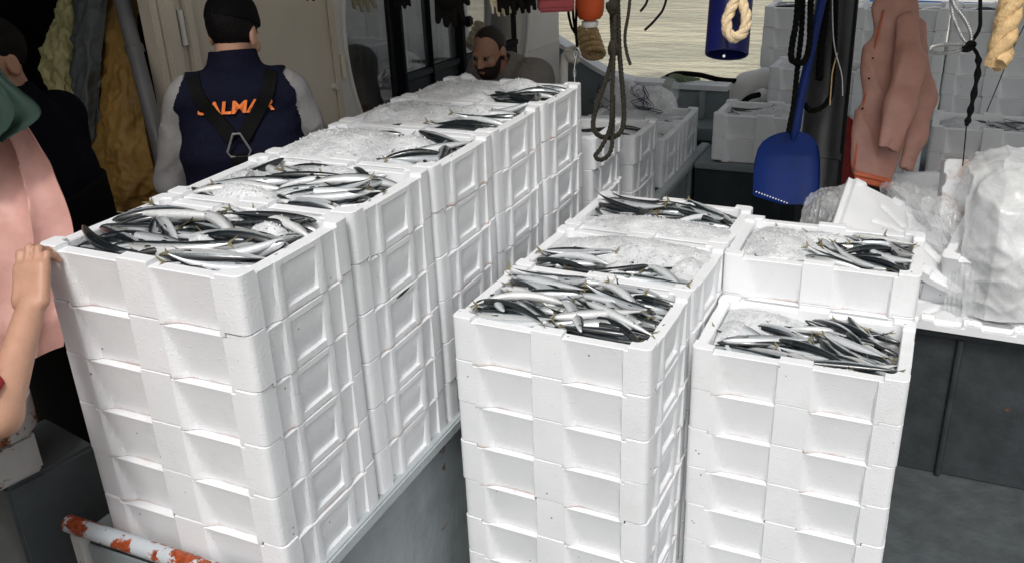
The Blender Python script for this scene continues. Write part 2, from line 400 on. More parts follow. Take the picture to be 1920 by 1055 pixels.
def wob(P, f, seed=0, oct=3):
    rg = np.random.RandomState(seed); o = np.zeros(len(P)); amp = 1.
    for q in range(oct):
        for k in range(4):
            d = rg.randn(3); d *= f / np.linalg.norm(d); o += amp * np.sin(P @ d + rg.rand() * 6.28 + 1.5 * np.sin(P @ (rg.randn(3) * f * .4)))
        f *= 2.05; amp *= .5
    return o / 5.

def nets(fn, lo, hi, h):
    """surface nets evaluated only in blocks near the surface"""
    lo = np.array(lo, float); hi = np.array(hi, float); nb = np.ceil((hi - lo) / h).astype(int) // 6 + 1
    bc = np.stack(np.meshgrid(*[np.arange(k) for k in nb], indexing='ij'), -1).reshape(-1, 3)
    dv = fn(lo + (bc * 6 + 3) * h); near = np.abs(dv) < 8.0 * h
    V = np.repeat(np.repeat(np.repeat(np.where(dv < 0, -1., 1.).astype(np.float32).reshape(nb), 6, 0), 6, 1), 6, 2)
    q = np.stack(np.meshgrid(*[np.arange(6)] * 3, indexing='ij'), -1).reshape(-1, 3)
    ix = (bc[near][:, None, :] * 6 + q[None]).reshape(-1, 3)
    V[ix[:, 0], ix[:, 1], ix[:, 2]] = fn(lo + ix * h)
    sh = np.array(V.shape) - 1; ce = ix[(ix < sh).all(1)]
    cv = {c: V[ce[:, 0] + c[0], ce[:, 1] + c[1], ce[:, 2] + c[2]] for c in [(i, j, k) for i in (0, 1) for j in (0, 1) for k in (0, 1)]}
    neg = sum((v < 0).astype(int) for v in cv.values()); mk = (neg > 0) & (neg < 8); ce = ce[mk]; cv = {k: v[mk] for k, v in cv.items()}
    cnt = np.zeros(len(ce)); sm = np.zeros((len(ce), 3))
    for c in cv:
        for d in range(3):
            if c[d]: continue
            e = list(c); e[d] = 1; va, vb = cv[c], cv[tuple(e)]; x = (va < 0) != (vb < 0); t = np.where(x, va / np.where(x, va - vb, 1), 0); cnt += x
            for q_ in range(3): sm[:, q_] += x * (c[q_] + (t if q_ == d else 0))
    idx = np.full(sh, -1, np.int32); idx[ce[:, 0], ce[:, 1], ce[:, 2]] = np.arange(len(ce))
    verts = lo + h * (ce + sm / cnt[:, None]); faces = []
    for d in range(3):
        u, v = (d + 1) % 3, (d + 2) % 3; P = ce[(ce[:, u] > 0) & (ce[:, v] > 0)]; Q = P.copy(); Q[:, d] += 1
        s0 = V[P[:, 0], P[:, 1], P[:, 2]] < 0; s1 = V[Q[:, 0], Q[:, 1], Q[:, 2]] < 0; x = s0 != s1; P = P[x]; s0 = s0[x]
        def at_(du, dv):
            Q = P.copy(); Q[:, u] -= du; Q[:, v] -= dv; return idx[Q[:, 0], Q[:, 1], Q[:, 2]]
        q4 = np.stack([at_(0, 0), at_(1, 0), at_(1, 1), at_(0, 1)], 1); q4[~s0] = q4[~s0][:, ::-1]; faces.append(q4[(q4 >= 0).all(1)])
    return verts, np.concatenate(faces)

def body(name, fn, lo, hi, h, m, parent=None, smooth=1, **kw):
    v, f = nets(fn, lo, hi, h)
    me = bpy.data.meshes.new(name); me.from_pydata(v.tolist(), [], f.tolist()); me.update()
    for k in (m if isinstance(m, (list, tuple)) else [m]): me.materials.append(MATS[k])
    me.polygons.foreach_set('use_smooth', np.ones(len(f), dtype=bool))
    return obj(name, me, parent, **kw)

# ================================================================== SETTING
def struct(o, label=None):
    o['kind'] = 'structure'
    if label: o['label'] = label
    return o

m = MB(); m.add([(-400, -60, -.9), (400, -60, -.9), (400, 400, -.9), (-400, 400, -.9)], [(0, 1, 2, 3)])
struct(m.build('water', 'water'), 'olive harbour water with small ripples')
m = MB(); m.box((-4.2, -2.5, -.6), (2.6, 7.6, 0))
struct(m.build('deck', 'deck_paint'), 'dark grey painted steel deck')
m = MB(); m.box((-4.2, -2.5, .003), (-1.95, 6.0, .16), bev=.01)
struct(m.build('side_deck', 'side_deck'), 'wet brown side deck behind the left row of boxes')

XR = -1.245                                   # inner edge of the raised hatch
pl = empty('hatch_platform', (0, 0, 0)); struct(pl, 'raised grey steel hatch that carries the left row of boxes')
m = MB(); m.box((-1.93, 1.318, .01), (XR - .02, 5.62, .66)); m.build('coaming', 'grey_paint', pl)
m = MB(); m.box((-1.95, 1.312, .662), (XR - .05, 5.66, .682)); m.build('hatch_cover', 'grey_paint', pl)
m = MB(); m.box((XR - .048, 1.28, .66), (XR + .012, 5.68, .700), bev=.006); m.build('edge_rail', 'ledge_paint', pl)
for yy in (2.3, 3.9, 5.2):
    m = MB(); m.box((XR - .018, yy, .02), (XR + .004, yy + .05, .655), bev=.004); m.build('stiffener', 'grey_paint', pl)

# chipped tube across the near end of the hatch
pr = empty('pipe_rail', tuple(at(130, 985, 1.95)), 0, 'chipped grey pipe rail with orange rust in front of the left row', 'pipe rail')
def local(o, p): return np.asarray(p) - np.array(o.location)
A = np.array([-1.95, 1.283, .738]); B = np.array([-1.21, 1.275, .745])
m = MB(); m.tube([local(pr, A + (B - A) * t) for t in np.linspace(0, 1, 9)], .024, 14); m.build('tube', 'chipped_pipe', pr)
for q in (A + [.03, 0, 0], B - [.03, 0, 0]):
    m = MB(); p0 = local(pr, q); m.box((p0[0] - .02, p0[1] - .015, -pr.location.z + .16), (p0[0] + .02, p0[1] + .015, p0[2] - .02), bev=.004); m.build('upright', 'rusty_white', pr)
m = MB(); p0 = local(pr, A); m.box((p0[0] + .06, p0[1] - .004, p0[2] - .30), (p0[0] + .70, p0[1] + .004, p0[2] - .05), bev=.002); m.build('plate', 'grey_paint', pr)

# transverse partition, pit and the platforms behind
pt = empty('pound_partition', (0, 3.48, 0)); struct(pt, 'dark steel partition behind the right stacks')
m = MB(); m.box((-1.22, 0, .005), (2.55, .03, .62)); m.build('plate', 'partition_paint', pt)
m = MB(); m.box((-1.22, -.03, .622), (2.55, .06, .65), bev=.006); m.build('cap', 'partition_paint', pt)
for xx in (.235, 1.0, 1.8):
    m = MB(); m.tube([(xx, -.018, .01), (xx, -.018, .62)], .012, 8); m.build('weld_bead', 'partition_paint', pt)
m = MB(); m.box((.02, 3.545, .01), (2.55, 5.24, .64)); struct(m.build('side_platform', 'dark_steel'), 'dark side platform under the loose lids and bags')
fp = empty('far_platform', (0, 5.25, 0)); struct(fp, 'dark platform edge under the far boxes')
m = MB(); m.box((XR + .02, 0, .01), (2.55, 2.3, .66)); m.build('face_plate', 'dark_steel', fp)
m = MB(); m.box((XR + .02, -.03, .662), (2.55, 2.32, .70), bev=.006); m.build('top_plate', 'bulwark_paint', fp)
for xx in (-.75, .1):
    m = MB(); m.box((xx, -.025, .02), (xx + .05, -.002, .655)); m.build('stiffener', 'dark_steel', fp)

# bulwark: low transverse piece with a white cap that sweeps up to the wheelhouse
bw = empty('bulwark', (0, 6.1, 0), 0, 'grey steel bulwark with white cap sweeping up beside the wheelhouse', 'bulwark')
cap = [(-3.3, 1.45), (-2.75, 1.33), (-2.45, 1.20), (-2.25, 1.09), (-2.08, 1.01), (-1.92, .965), (-1.75, .955), (-1.22, .950)]
C = [(p[0], 0, p[1]) for p in spline([(x, 0, z) for x, z in cap], 6)] if False else spline([(x, 0, z) for x, z in cap], 6)
vs = []; fs = []
for i, p in enumerate(C):
    fl = .12 * max(0, (p[2] - .95)) / .5
    vs += [(p[0], fl + .0, p[2]), (p[0], 0, .2), (p[0], fl + .03, p[2]), (p[0], .03, .2)]
    if i:
        a = 4 * (i - 1); b = 4 * i; fs += [(a, a + 1, b + 1, b), (a + 2, b + 2, b + 3, a + 3), (a, b, b + 2, a + 2)]
m = MB(); m.add(vs, fs); m.build('plate', 'bulwark_paint', bw)
m = MB(); vs = []; fs = []
for i, p in enumerate(C):
    fl = .12 * max(0, (p[2] - .95)) / .5
    vs += [(p[0], fl - .05, p[2] + .002), (p[0], fl + .10, p[2] + .002), (p[0], fl + .10, p[2] + .035), (p[0], fl - .05, p[2] + .035)]
    if i:
        a = 4 * (i - 1); b = 4 * i; fs += [(a + k, a + (k + 1) % 4, b + (k + 1) % 4, b + k) for k in range(4)]
fs += [(0, 1, 2, 3), tuple(len(vs) - 4 + k for k in (3, 2, 1, 0))]
m.add(vs, fs); m.build('cap_rail', 'cap_paint', bw, ang=50)
m = MB(); m.box((-1.92, -.32, .68), (-1.22, -.003, .76), bev=.008); m.build('step', 'bulwark_paint', bw)
for xx in (-1.84, -1.40):
    m = MB(); m.box((xx, -.07, .764), (xx + .035, -.003, .945), bev=.004); m.build('bracket', 'grey_paint', bw)
m = MB(); m.box((-1.80, -.02, .79), (-1.405, -.004, .93), bev=.004); m.build('panel', 'grey_paint', bw)

# shelter roof over the after part of the deck
rf = empty('shelter_roof', (0, 0, 2.98)); struct(rf, 'shelter deck over the wheelhouse side and the far boxes')
ROOF_Y = 2.7
m = MB(); m.box((-2.047, 1.55, 0), (-1.2, 5.8, .06)); m.box((-4.2, ROOF_Y, 0), (-2.05, 5.8, .06)); m.box((-1.197, ROOF_Y, 0), (2.6, 6.35, .06)); m.box((-4.2, .9, 0), (-2.05, ROOF_Y - .003, .06)); m.build('roof_plate', 'roof_paint', rf)  # strip over the left row added out of view to shade its far boxes
m = MB(); m.box((-2.1, 1.57, -.07), (-1.22, 1.63, -.002)); m.build('roof_beam', 'roof_paint', rf)
for yy in (3.0, 4.2, 5.4):
    m = MB(); m.box((-4.1, yy, -.07), (2.55, yy + .06, -.002)); m.build('roof_beam', 'roof_paint', rf)
m = MB(); m.box((-2.20, .95, -.07), (-2.12, 2.6, -.002)); m.build('roof_beam', 'roof_paint', rf)

# ------------------------------------------------------------------ wheelhouse side
WA = math.atan2(-1.25, -.09)                   # along the wall, from the far corner towards the camera
wh = empty('wheelhouse', (-2.40, 5.9, 0), WA, 'cream wheelhouse side wall with a big round opening and dark windows', 'wheelhouse')
# local frame: +x along the wall (towards the viewer), +y inboard side is negative ; outward = +y ?
# rotation maps local +y to the right of travel... outward (towards the boxes) is local +y
CS, CZ, CR = 1.29, 1.60, .94
def wall_with_hole(s0, s1, z0, z1, y0, y1):
    nseg = 96; m = MB(); vs = []; fs = []
    for i in range(nseg):
        th = 2 * math.pi * i / nseg; c, s = math.cos(th), math.sin(th)
        k = min(((s1 - CS) / c) if c > 1e-6 else ((s0 - CS) / c) if c < -1e-6 else 1e9, ((z1 - CZ) / s) if s > 1e-6 else ((z0 - CZ) / s) if s < -1e-6 else 1e9)
        for rr, yy in ((CR, y1), (k, y1), (CR, y0), (k, y0)): vs.append((CS + rr * c, yy, CZ + rr * s))
    for i in range(nseg):
        a = 4 * i; b = 4 * ((i + 1) % nseg)
        fs += [(a, b, b + 1, a + 1), (a + 2, a + 3, b + 3, b + 2), (a, a + 2, b + 2, b), (a + 1, b + 1, b + 3, a + 3)]
    m.add(vs, fs); return m
wall_with_hole(-.10, 2.32, .17, 2.97, -.04, 0).build('wall', 'white_paint', wh)
m = MB(); m.box((2.323, -.04, .17), (3.14, .0, 2.97)); m.build('wall_panel', 'cream_paint', wh)
m = MB(); n_ = 96                                                  # rolled lip of the round opening
m.tube([(CS + (CR + .004) * math.cos(t), .004, CZ + (CR + .004) * math.sin(t)) for t in np.linspace(0, 2 * math.pi, n_ + 1)], .012, 8, cap=False)
m.build('opening_lip', 'white_paint', wh)
m = MB(); m.box((2.300, .002, .2), (2.335, .018, 2.58), bev=.004); m.build('door_edge', 'cream_paint', wh)
for zz in (.95, 1.45, 2.0):
    m = MB(); m.tube([(2.285, .02, zz), (2.285, .02, zz + .11)], .013, 10); m.build('hinge', 'cream_paint', wh)
m = MB(); m.tube([(2.345, .0, 1.42), (2.345, .022, 1.42)], .016, 12); m.build('bolt', 'rusty_white', wh)
m = MB(); m.box((-.1, .002, 1.255), (.36, .008, 1.262)); m.build('weld_seam', 'white_paint', wh)
m = MB(); m.box((-.104, -1.6, .17), (-.1, .0, 2.6)); m.box((-.1, -1.6, .17), (-.04, -.044, 2.6)); m.build('end_wall', 'white_paint', wh)
# door frame mouldings and the panel they carry
for s0, s1, y1 in ((3.145, 3.19, .03), (3.193, 3.235, .015), (3.238, 3.30, .04), (3.303, 3.335, .02)):
    m = MB(); m.box((s0, -.05, .17), (s1, y1, 2.6), bev=.005); m.build('door_frame', 'cream_paint', wh)
for zz in (1.75, 1.98, 2.1):
    m = MB(); m.tube([(3.214, .03, zz), (3.214, .03, zz + .13)], .011, 8); m.build('hinge', 'rusty_white', wh)
# dark recess with glazing
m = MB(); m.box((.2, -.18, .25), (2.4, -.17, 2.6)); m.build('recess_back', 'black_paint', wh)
zt = 2.55
panes = [(1.62, 2.28, .75), (1.30, 1.585, 1.325), (1.00, 1.285, 1.325), (.30, .955, 1.325)]
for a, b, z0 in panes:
    m = MB(); m.box((a, -.165, z0), (b, -.155, zt), bev=.002); m.build('window_pane', 'glass' if a > 1.6 else 'glass_pale_reflection', wh)
for a, b, d in ((1.588, 1.618, .05), (1.287, 1.298, .03), (.957, .997, .05)):
    m = MB(); m.box((a, -.166, .9), (b, -.155 + d, zt), bev=.004); m.build('mullion', 'black_paint', wh)
m = MB(); m.box((.25, -.168, 1.285), (1.586, -.13, 1.32), bev=.004); m.build('sill', 'dark_steel', wh)
m = MB(); m.box((.25, -.168, .7), (1.586, -.15, 1.28), bev=.004); m.build('lower_panel', 'dark_steel', wh)
m = MB(); m.box((.93, -.10, 1.50), (.99, -.06, 1.56), bev=.01); m.build('latch', 'black_paint', wh)
# dark compartment behind the open doorway
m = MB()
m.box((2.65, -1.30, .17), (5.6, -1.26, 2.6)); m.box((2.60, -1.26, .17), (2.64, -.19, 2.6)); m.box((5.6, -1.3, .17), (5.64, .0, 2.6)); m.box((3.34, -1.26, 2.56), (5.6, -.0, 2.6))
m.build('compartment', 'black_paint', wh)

# ================================================================== FISH BOXES
BW, BD, BH = .298, .2015, .1400
def make_box_mesh():
    rad = .019; TAB = .011
    ts = [0, .022, .07, .12, .145, .155, .25, .36, .48, .6, .74, .86, .89, .95, .985, 1.]
    cols = []      # (x, y, nx, ny, inset function of t, tab flag, inner corner blend)
    def sst(x): x = min(1, max(0, x)); return x * x * (3 - 2 * x)
    def long_in(s, t):
        a = abs(s)
        if a <= .046 or a >= .222: return 0
        e0, e1 = a - .046, .222 - a; d = .020 * (1 - t) ** .8 + .0025
        wl = .004 + .040 * (1 - t) ** 1.4; wr = .003 + .006 * (1 - t)
        if s < 0: return d * sst(e1 / wl) * sst(e0 / wr)          # curved fillet on one side of each panel only
        return d * sst(e0 / wl) * sst(e1 / wr)
    def short_in(s, t):
        a = abs(s)
        if a <= .066:
            base = .0025 * sst((.066 - a) / .006) * (1 if t < .88 else 0)
            if .15 < t < .88 and a < .058: base = .003 + .012 * (1 - (t - .15) / .73) ** 2.2
            return base
        if .084 < a < .142:
            e0, e1 = a - .084, .142 - a; d = .010 * (1 - t) ** .7 + .001
            return d * sst(e0 / (.003 + .014 * (1 - t))) * sst(e1 / .004)
        return 0
    LX = [-.222, -.219, -.214, -.205, -.19, -.17, -.15, -.12, -.09, -.07, -.058, -.051, -.0475, -.046, 0, .046, .050, .056, .065, .08, .10, .13, .17, .20, .213, .219, .222]
    LX = sorted(set(LX + [-.235, -.234, -.0455, .0455, .234, .235, -.268, .268]))
    SY = sorted(set([-.1715, -.15, -.149, -.142, -.139, -.13, -.12, -.105, -.092, -.087, -.084, -.075, -.066, -.062, -.059, -.057, -.03, 0,
                     .03, .057, .059, .062, .066, .075, .084, .087, .092, .105, .12, .13, .139, .142, .149, .15, .1715]))
    sides = [((1, 0), (0, -1), BW, BD, LX, long_in, lambda s: abs(s) > .2345 or abs(s) < .0457),
             ((0, 1), (1, 0), BD, BW, SY, short_in, lambda s: abs(s) > .1495),
             ((-1, 0), (0, 1), BW, BD, LX, long_in, lambda s: abs(s) > .2345 or abs(s) < .0457),
             ((0, -1), (-1, 0), BD, BW, SY, short_in, lambda s: abs(s) > .1495)]
    vs = []; nrow = len(ts)
    outer = []; ring_top_in = []; ring_bot_in = []
    th = .036
    for (dx, dy), (nx, ny), hl, hd, SS, fin, tabf in sides:
        lim = hl - rad
        for s in SS:
            if abs(s) > lim + 1e-9: continue
            outer.append((dx * s + nx * hd, dy * s + ny * hd, nx, ny, [fin(s, t) for t in ts], tabf(s),
                          dx * max(-hl + th + .02, min(hl - th - .02, s)) + nx * (hd - th), dy * max(-hl + th + .02, min(hl - th - .02, s)) + ny * (hd - th)))
        cx, cy = dx * lim + nx * (hd - rad), dy * lim + ny * (hd - rad)
        for k in range(1, 6):
            a = k / 6 * math.pi / 2; ux, uy = nx * math.cos(a) + dx * math.sin(a), ny * math.cos(a) + dy * math.sin(a)
            kx, ky = dx * (hl - th - .02) + nx * (hd - th - .02), dy * (hl - th - .02) + ny * (hd - th - .02)
            outer.append((cx + rad * ux, cy + rad * uy, ux, uy, [0] * nrow, True, kx + .02 * ux, ky + .02 * uy))
    n = len(outer)
    for i, t in enumerate(ts):
        for (x, y, nx, ny, ins, tab, ix, iy) in outer:
            z0 = TAB if tab else 0; z1 = BH + (TAB if tab else 0)
            z = z0 + (z1 - z0) * t
            k = ins[i] + (.004 if i == 0 else .003 if i == nrow - 1 else 0)
            vs.append((x - nx * k, y - ny * k, z))
    b = len(vs)
    for (x, y, nx, ny, ins, tab, ix, iy) in outer: vs.append((ix + (x - ix) * .07, iy + (y - iy) * .07, BH + (TAB if tab else 0) + .0005))
    for (x, y, nx, ny, ins, tab, ix, iy) in outer: vs.append((ix, iy, BH + (TAB if tab else 0) - .003))
    for (x, y, nx, ny, ins, tab, ix, iy) in outer: vs.append((ix * .965, iy * .95, .028))
    fs = [(i * n + k, i * n + (k + 1) % n, (i + 1) * n + (k + 1) % n, (i + 1) * n + k) for i in range(nrow + 2) for k in range(n)]
    fs.append(tuple((nrow + 2) * n + k for k in range(n)))
    fs.append(tuple(range(n))[::-1])
    return mesh_from('fish_box', vs, fs, 'eps', 28)
BOX = make_box_mesh()
ORD = ['top', 'second', 'third', 'fourth', 'fifth', 'sixth', 'seventh', 'eighth']
TOPS = {}
def stack(key, x, y, rot, zbase, n, phrase, group, pitch=.1403, jit=.0025, extra=''):
    """a stack of n boxes; x, y = front left corner on plan"""
    c, s = math.cos(rot), math.sin(rot); cx, cy = x + c * .30 - s * .205, y + s * .30 + c * .205
    for k in range(n):
        o = obj('fish_box', BOX); top = k == n - 1
        o.location = (cx + random.uniform(-jit, jit), cy + random.uniform(-jit, jit) * .5, zbase + k * pitch)
        o.rotation_euler = (0, 0, rot + random.uniform(-.008, .008) + (math.pi if random.random() < .5 else 0))
        lv = ORD[n - 1 - k]
        if top: lab = 'open white foam fish box atop %s' % phrase
        elif k == 0 and n > 2: lab = 'white foam fish box at the bottom of %s' % phrase
        else: lab = 'white foam box, %s from top in %s' % (lv, phrase)
        tag(o, lab, 'fish box', group)
        if top: TOPS[key] = (o.location.x, o.location.y, o.location.z, rot)
GL, GM, GR = 'boxes of the left row', 'boxes of the middle stacks', 'boxes of the right stacks'
L0 = (-1.846, 1.3216)
for k, ph in enumerate(['the nearest left-row stack', 'the second left-row stack', 'the third left-row stack',
                        'the fourth left-row stack', 'the farthest left-row stack']):
    stack('L%d' % (k + 1), L0[0] + random.uniform(-.004, .004), L0[1] + .4107 * k, random.uniform(-.006, .006), .686, 6, ph, GL)
for k, ph in enumerate(['the nearest middle stack', 'the second middle stack', 'the farthest middle stack']):
    stack('M%d' % (k + 1), -1.1674 + .0277 * .41 * k + (0, .004, .0)[k], 2.0421 + .411 * k, -.0277, .004, 8, ph, GM)
stack('R2', -.5416, 2.359, -.0066, .004, 7, 'the nearest right stack', GR, .1395)
stack('R1', -.545, 2.772, -.004, .004, 8, 'the taller right stack behind the nearest one', GR, .1395)
GT = 'boxes on the hatch beyond the bearded man'
stack('T1', -1.868, 3.56, .01, .686, 4, 'the first stack beyond the left row', GT, .1403, .008)
stack('T2', -1.872, 4.15, -.005, .686, 3, 'the second stack beyond the left row', GT, .1403, .006)
stack('T3', -1.872, 4.68, 0, .686, 2, 'the low third stack beyond the left row', GT, .13, .006)
stack('T4', -1.870, 5.11, .004, .686, 2, 'the low end stack near the bulwark', GT, .125, .006)
GF = 'boxes on the far platform'
stack('S1', -1.135, 5.255, 0, .702, 2, 'the low far stack left of the blue shovel', GF, .1403)
stack('S2', -.955, 6.0, 0, .702, 3, 'the far stack behind the dark post', GF, .1403)
stack('S3', -.59, 5.27, .01, .702, 1, 'the single layer behind the salmon jacket', GF, .1403)
stack('S4', .035, 5.255, -.01, .702, 2, 'the far stack right of the salmon jacket', GF, .1403)
stack('S5', .66, 5.30, -.02, .702, 1, 'the far stack behind the big plastic bag', GF, .1403)
GW = 'boxes of the far wall of stacks'
for k in range(5):
    stack('W%d' % k, -1.14 + .606 * k, 6.75, 0, .702, 5, ['the leftmost column', 'the second column', 'the third column', 'the fourth column', 'the rightmost column'][k] + ' of the far box wall', GW, .1403, .006)

# ================================================================== FISH AND ICE
def fish_mesh(bend, sag, seed):
    """unit-length mackerel along +x (head at x=0), back towards +z; uv = along, belly-to-back"""
    rg = np.random.RandomState(seed); st = [0, .015, .045, .09, .15, .22, .32, .43, .54, .65, .75, .83, .89, .93]
    hh = [.004, .018, .031, .044, .054, .062, .067, .068, .062, .051, .037, .023, .013, .009]
    ns = 12; vs = []; uv = []; fs = []; mi = []
    def warp(x, y, z):
        return (x, y + bend * ((x - .45) ** 2 - .08) + .25 * bend * (x - .45) ** 3, z + sag * ((x - .4) ** 2 - .06))
    for x, h in zip(st, hh):
        for k in range(ns):
            a = 2 * math.pi * k / ns; c, s = math.cos(a), math.sin(a)
            vs.append(warp(x, .78 * h * c, h * s * (1.0 if s > 0 else 1.08))); uv.append((x, .5 + .5 * s))
    nr = len(st)
    for i in range(nr - 1):
        for k in range(ns): fs.append((i * ns + k, i * ns + (k + 1) % ns, (i + 1) * ns + (k + 1) % ns, (i + 1) * ns + k)); mi.append(0)
    fs += [tuple(range(ns))[::-1]]; mi.append(0)
    def fin(pts, th=.003, m_=1):
        b = len(vs); k = len(pts)
        for sgn in (-1, 1):
            for x, z in pts: vs.append(tuple(np.array(warp(x, 0, z)) + [0, sgn * th, 0])); uv.append((x, .7))
        fs.append(tuple(b + i for i in range(k))[::-1]); mi.append(m_)
        fs.append(tuple(b + k + i for i in range(k))); mi.append(m_)
        for i in range(k): fs.append((b + i, b + (i + 1) % k, b + k + (i + 1) % k, b + k + i)); mi.append(m_)
    fin([(.915, .010), (.955, .036), (.99, .064), (.975, .032), (.95, .003), (.975, -.032), (.99, -.064), (.955, -.036), (.915, -.010)])
    fin([(.34, .06), (.37, .076), (.46, .06)], .002, 0); fin([(.60, .05), (.63, .062), (.70, .04)], .002, 0)
    for sgn in (-1, 1):                                                # eyes and gill fins
        b = len(vs); x0, z0, y0 = .062, .007, sgn * .0265
        for k in range(8):
            a = 2 * math.pi * k / 8; vs.append(warp(x0 + .011 * math.cos(a), y0, z0 + .011 * math.sin(a))); uv.append((.06, .5))
        vs.append(warp(x0, y0 + sgn * .006, z0)); uv.append((.06, .5))
        for k in range(8):
            q = (b + k, b + (k + 1) % 8, b + 8); fs.append(q if sgn < 0 else q[::-1]); mi.append(2)
        b = len(vs)
        for x, y, z in ((.215, .050, -.01), (.28, .056, -.004), (.275, .057, -.018), (.215, .050, -.018)): vs.append(warp(x, sgn * y, z)); uv.append((x, .75))
        fs.append((b, b + 1, b + 2, b + 3) if sgn < 0 else (b + 3, b + 2, b + 1, b)); mi.append(0)
    me = mesh_from('mackerel', vs, fs, ['fish', 'fish_fin', 'fish_eye'], 50, mi)
    ul = me.uv_layers.new(name='UVMap'); li = np.empty(len(me.loops), dtype=np.int32); me.loops.foreach_get('vertex_index', li)
    ul.data.foreach_set('uv', np.array(uv)[li].ravel()); return me
FISH = [fish_mesh(*a) for a in ((0, 0, 1), (.35, 0, 2), (-.35, 0, 3), (.46, .1, 4), (-.42, -.12, 5), (.12, .3, 6), (-.2, .15, 7))]
FV = []
for me in FISH:
    v = np.empty(len(me.vertices) * 3); me.vertices.foreach_get('co', v); FV.append(v.reshape(-1, 3))
HEAP_V, HEAP_F, HEAP_MI, HEAP_UV = [], [], [], []; HEAP_N = 0
FDAT = []
for me in FISH:
    ul = me.uv_layers[0]; u = np.empty(len(me.loops) * 2); ul.data.foreach_get('uv', u)
    FDAT.append(([tuple(p.vertices) for p in me.polygons], [p.material_index for p in me.polygons], u.reshape(-1, 2)))

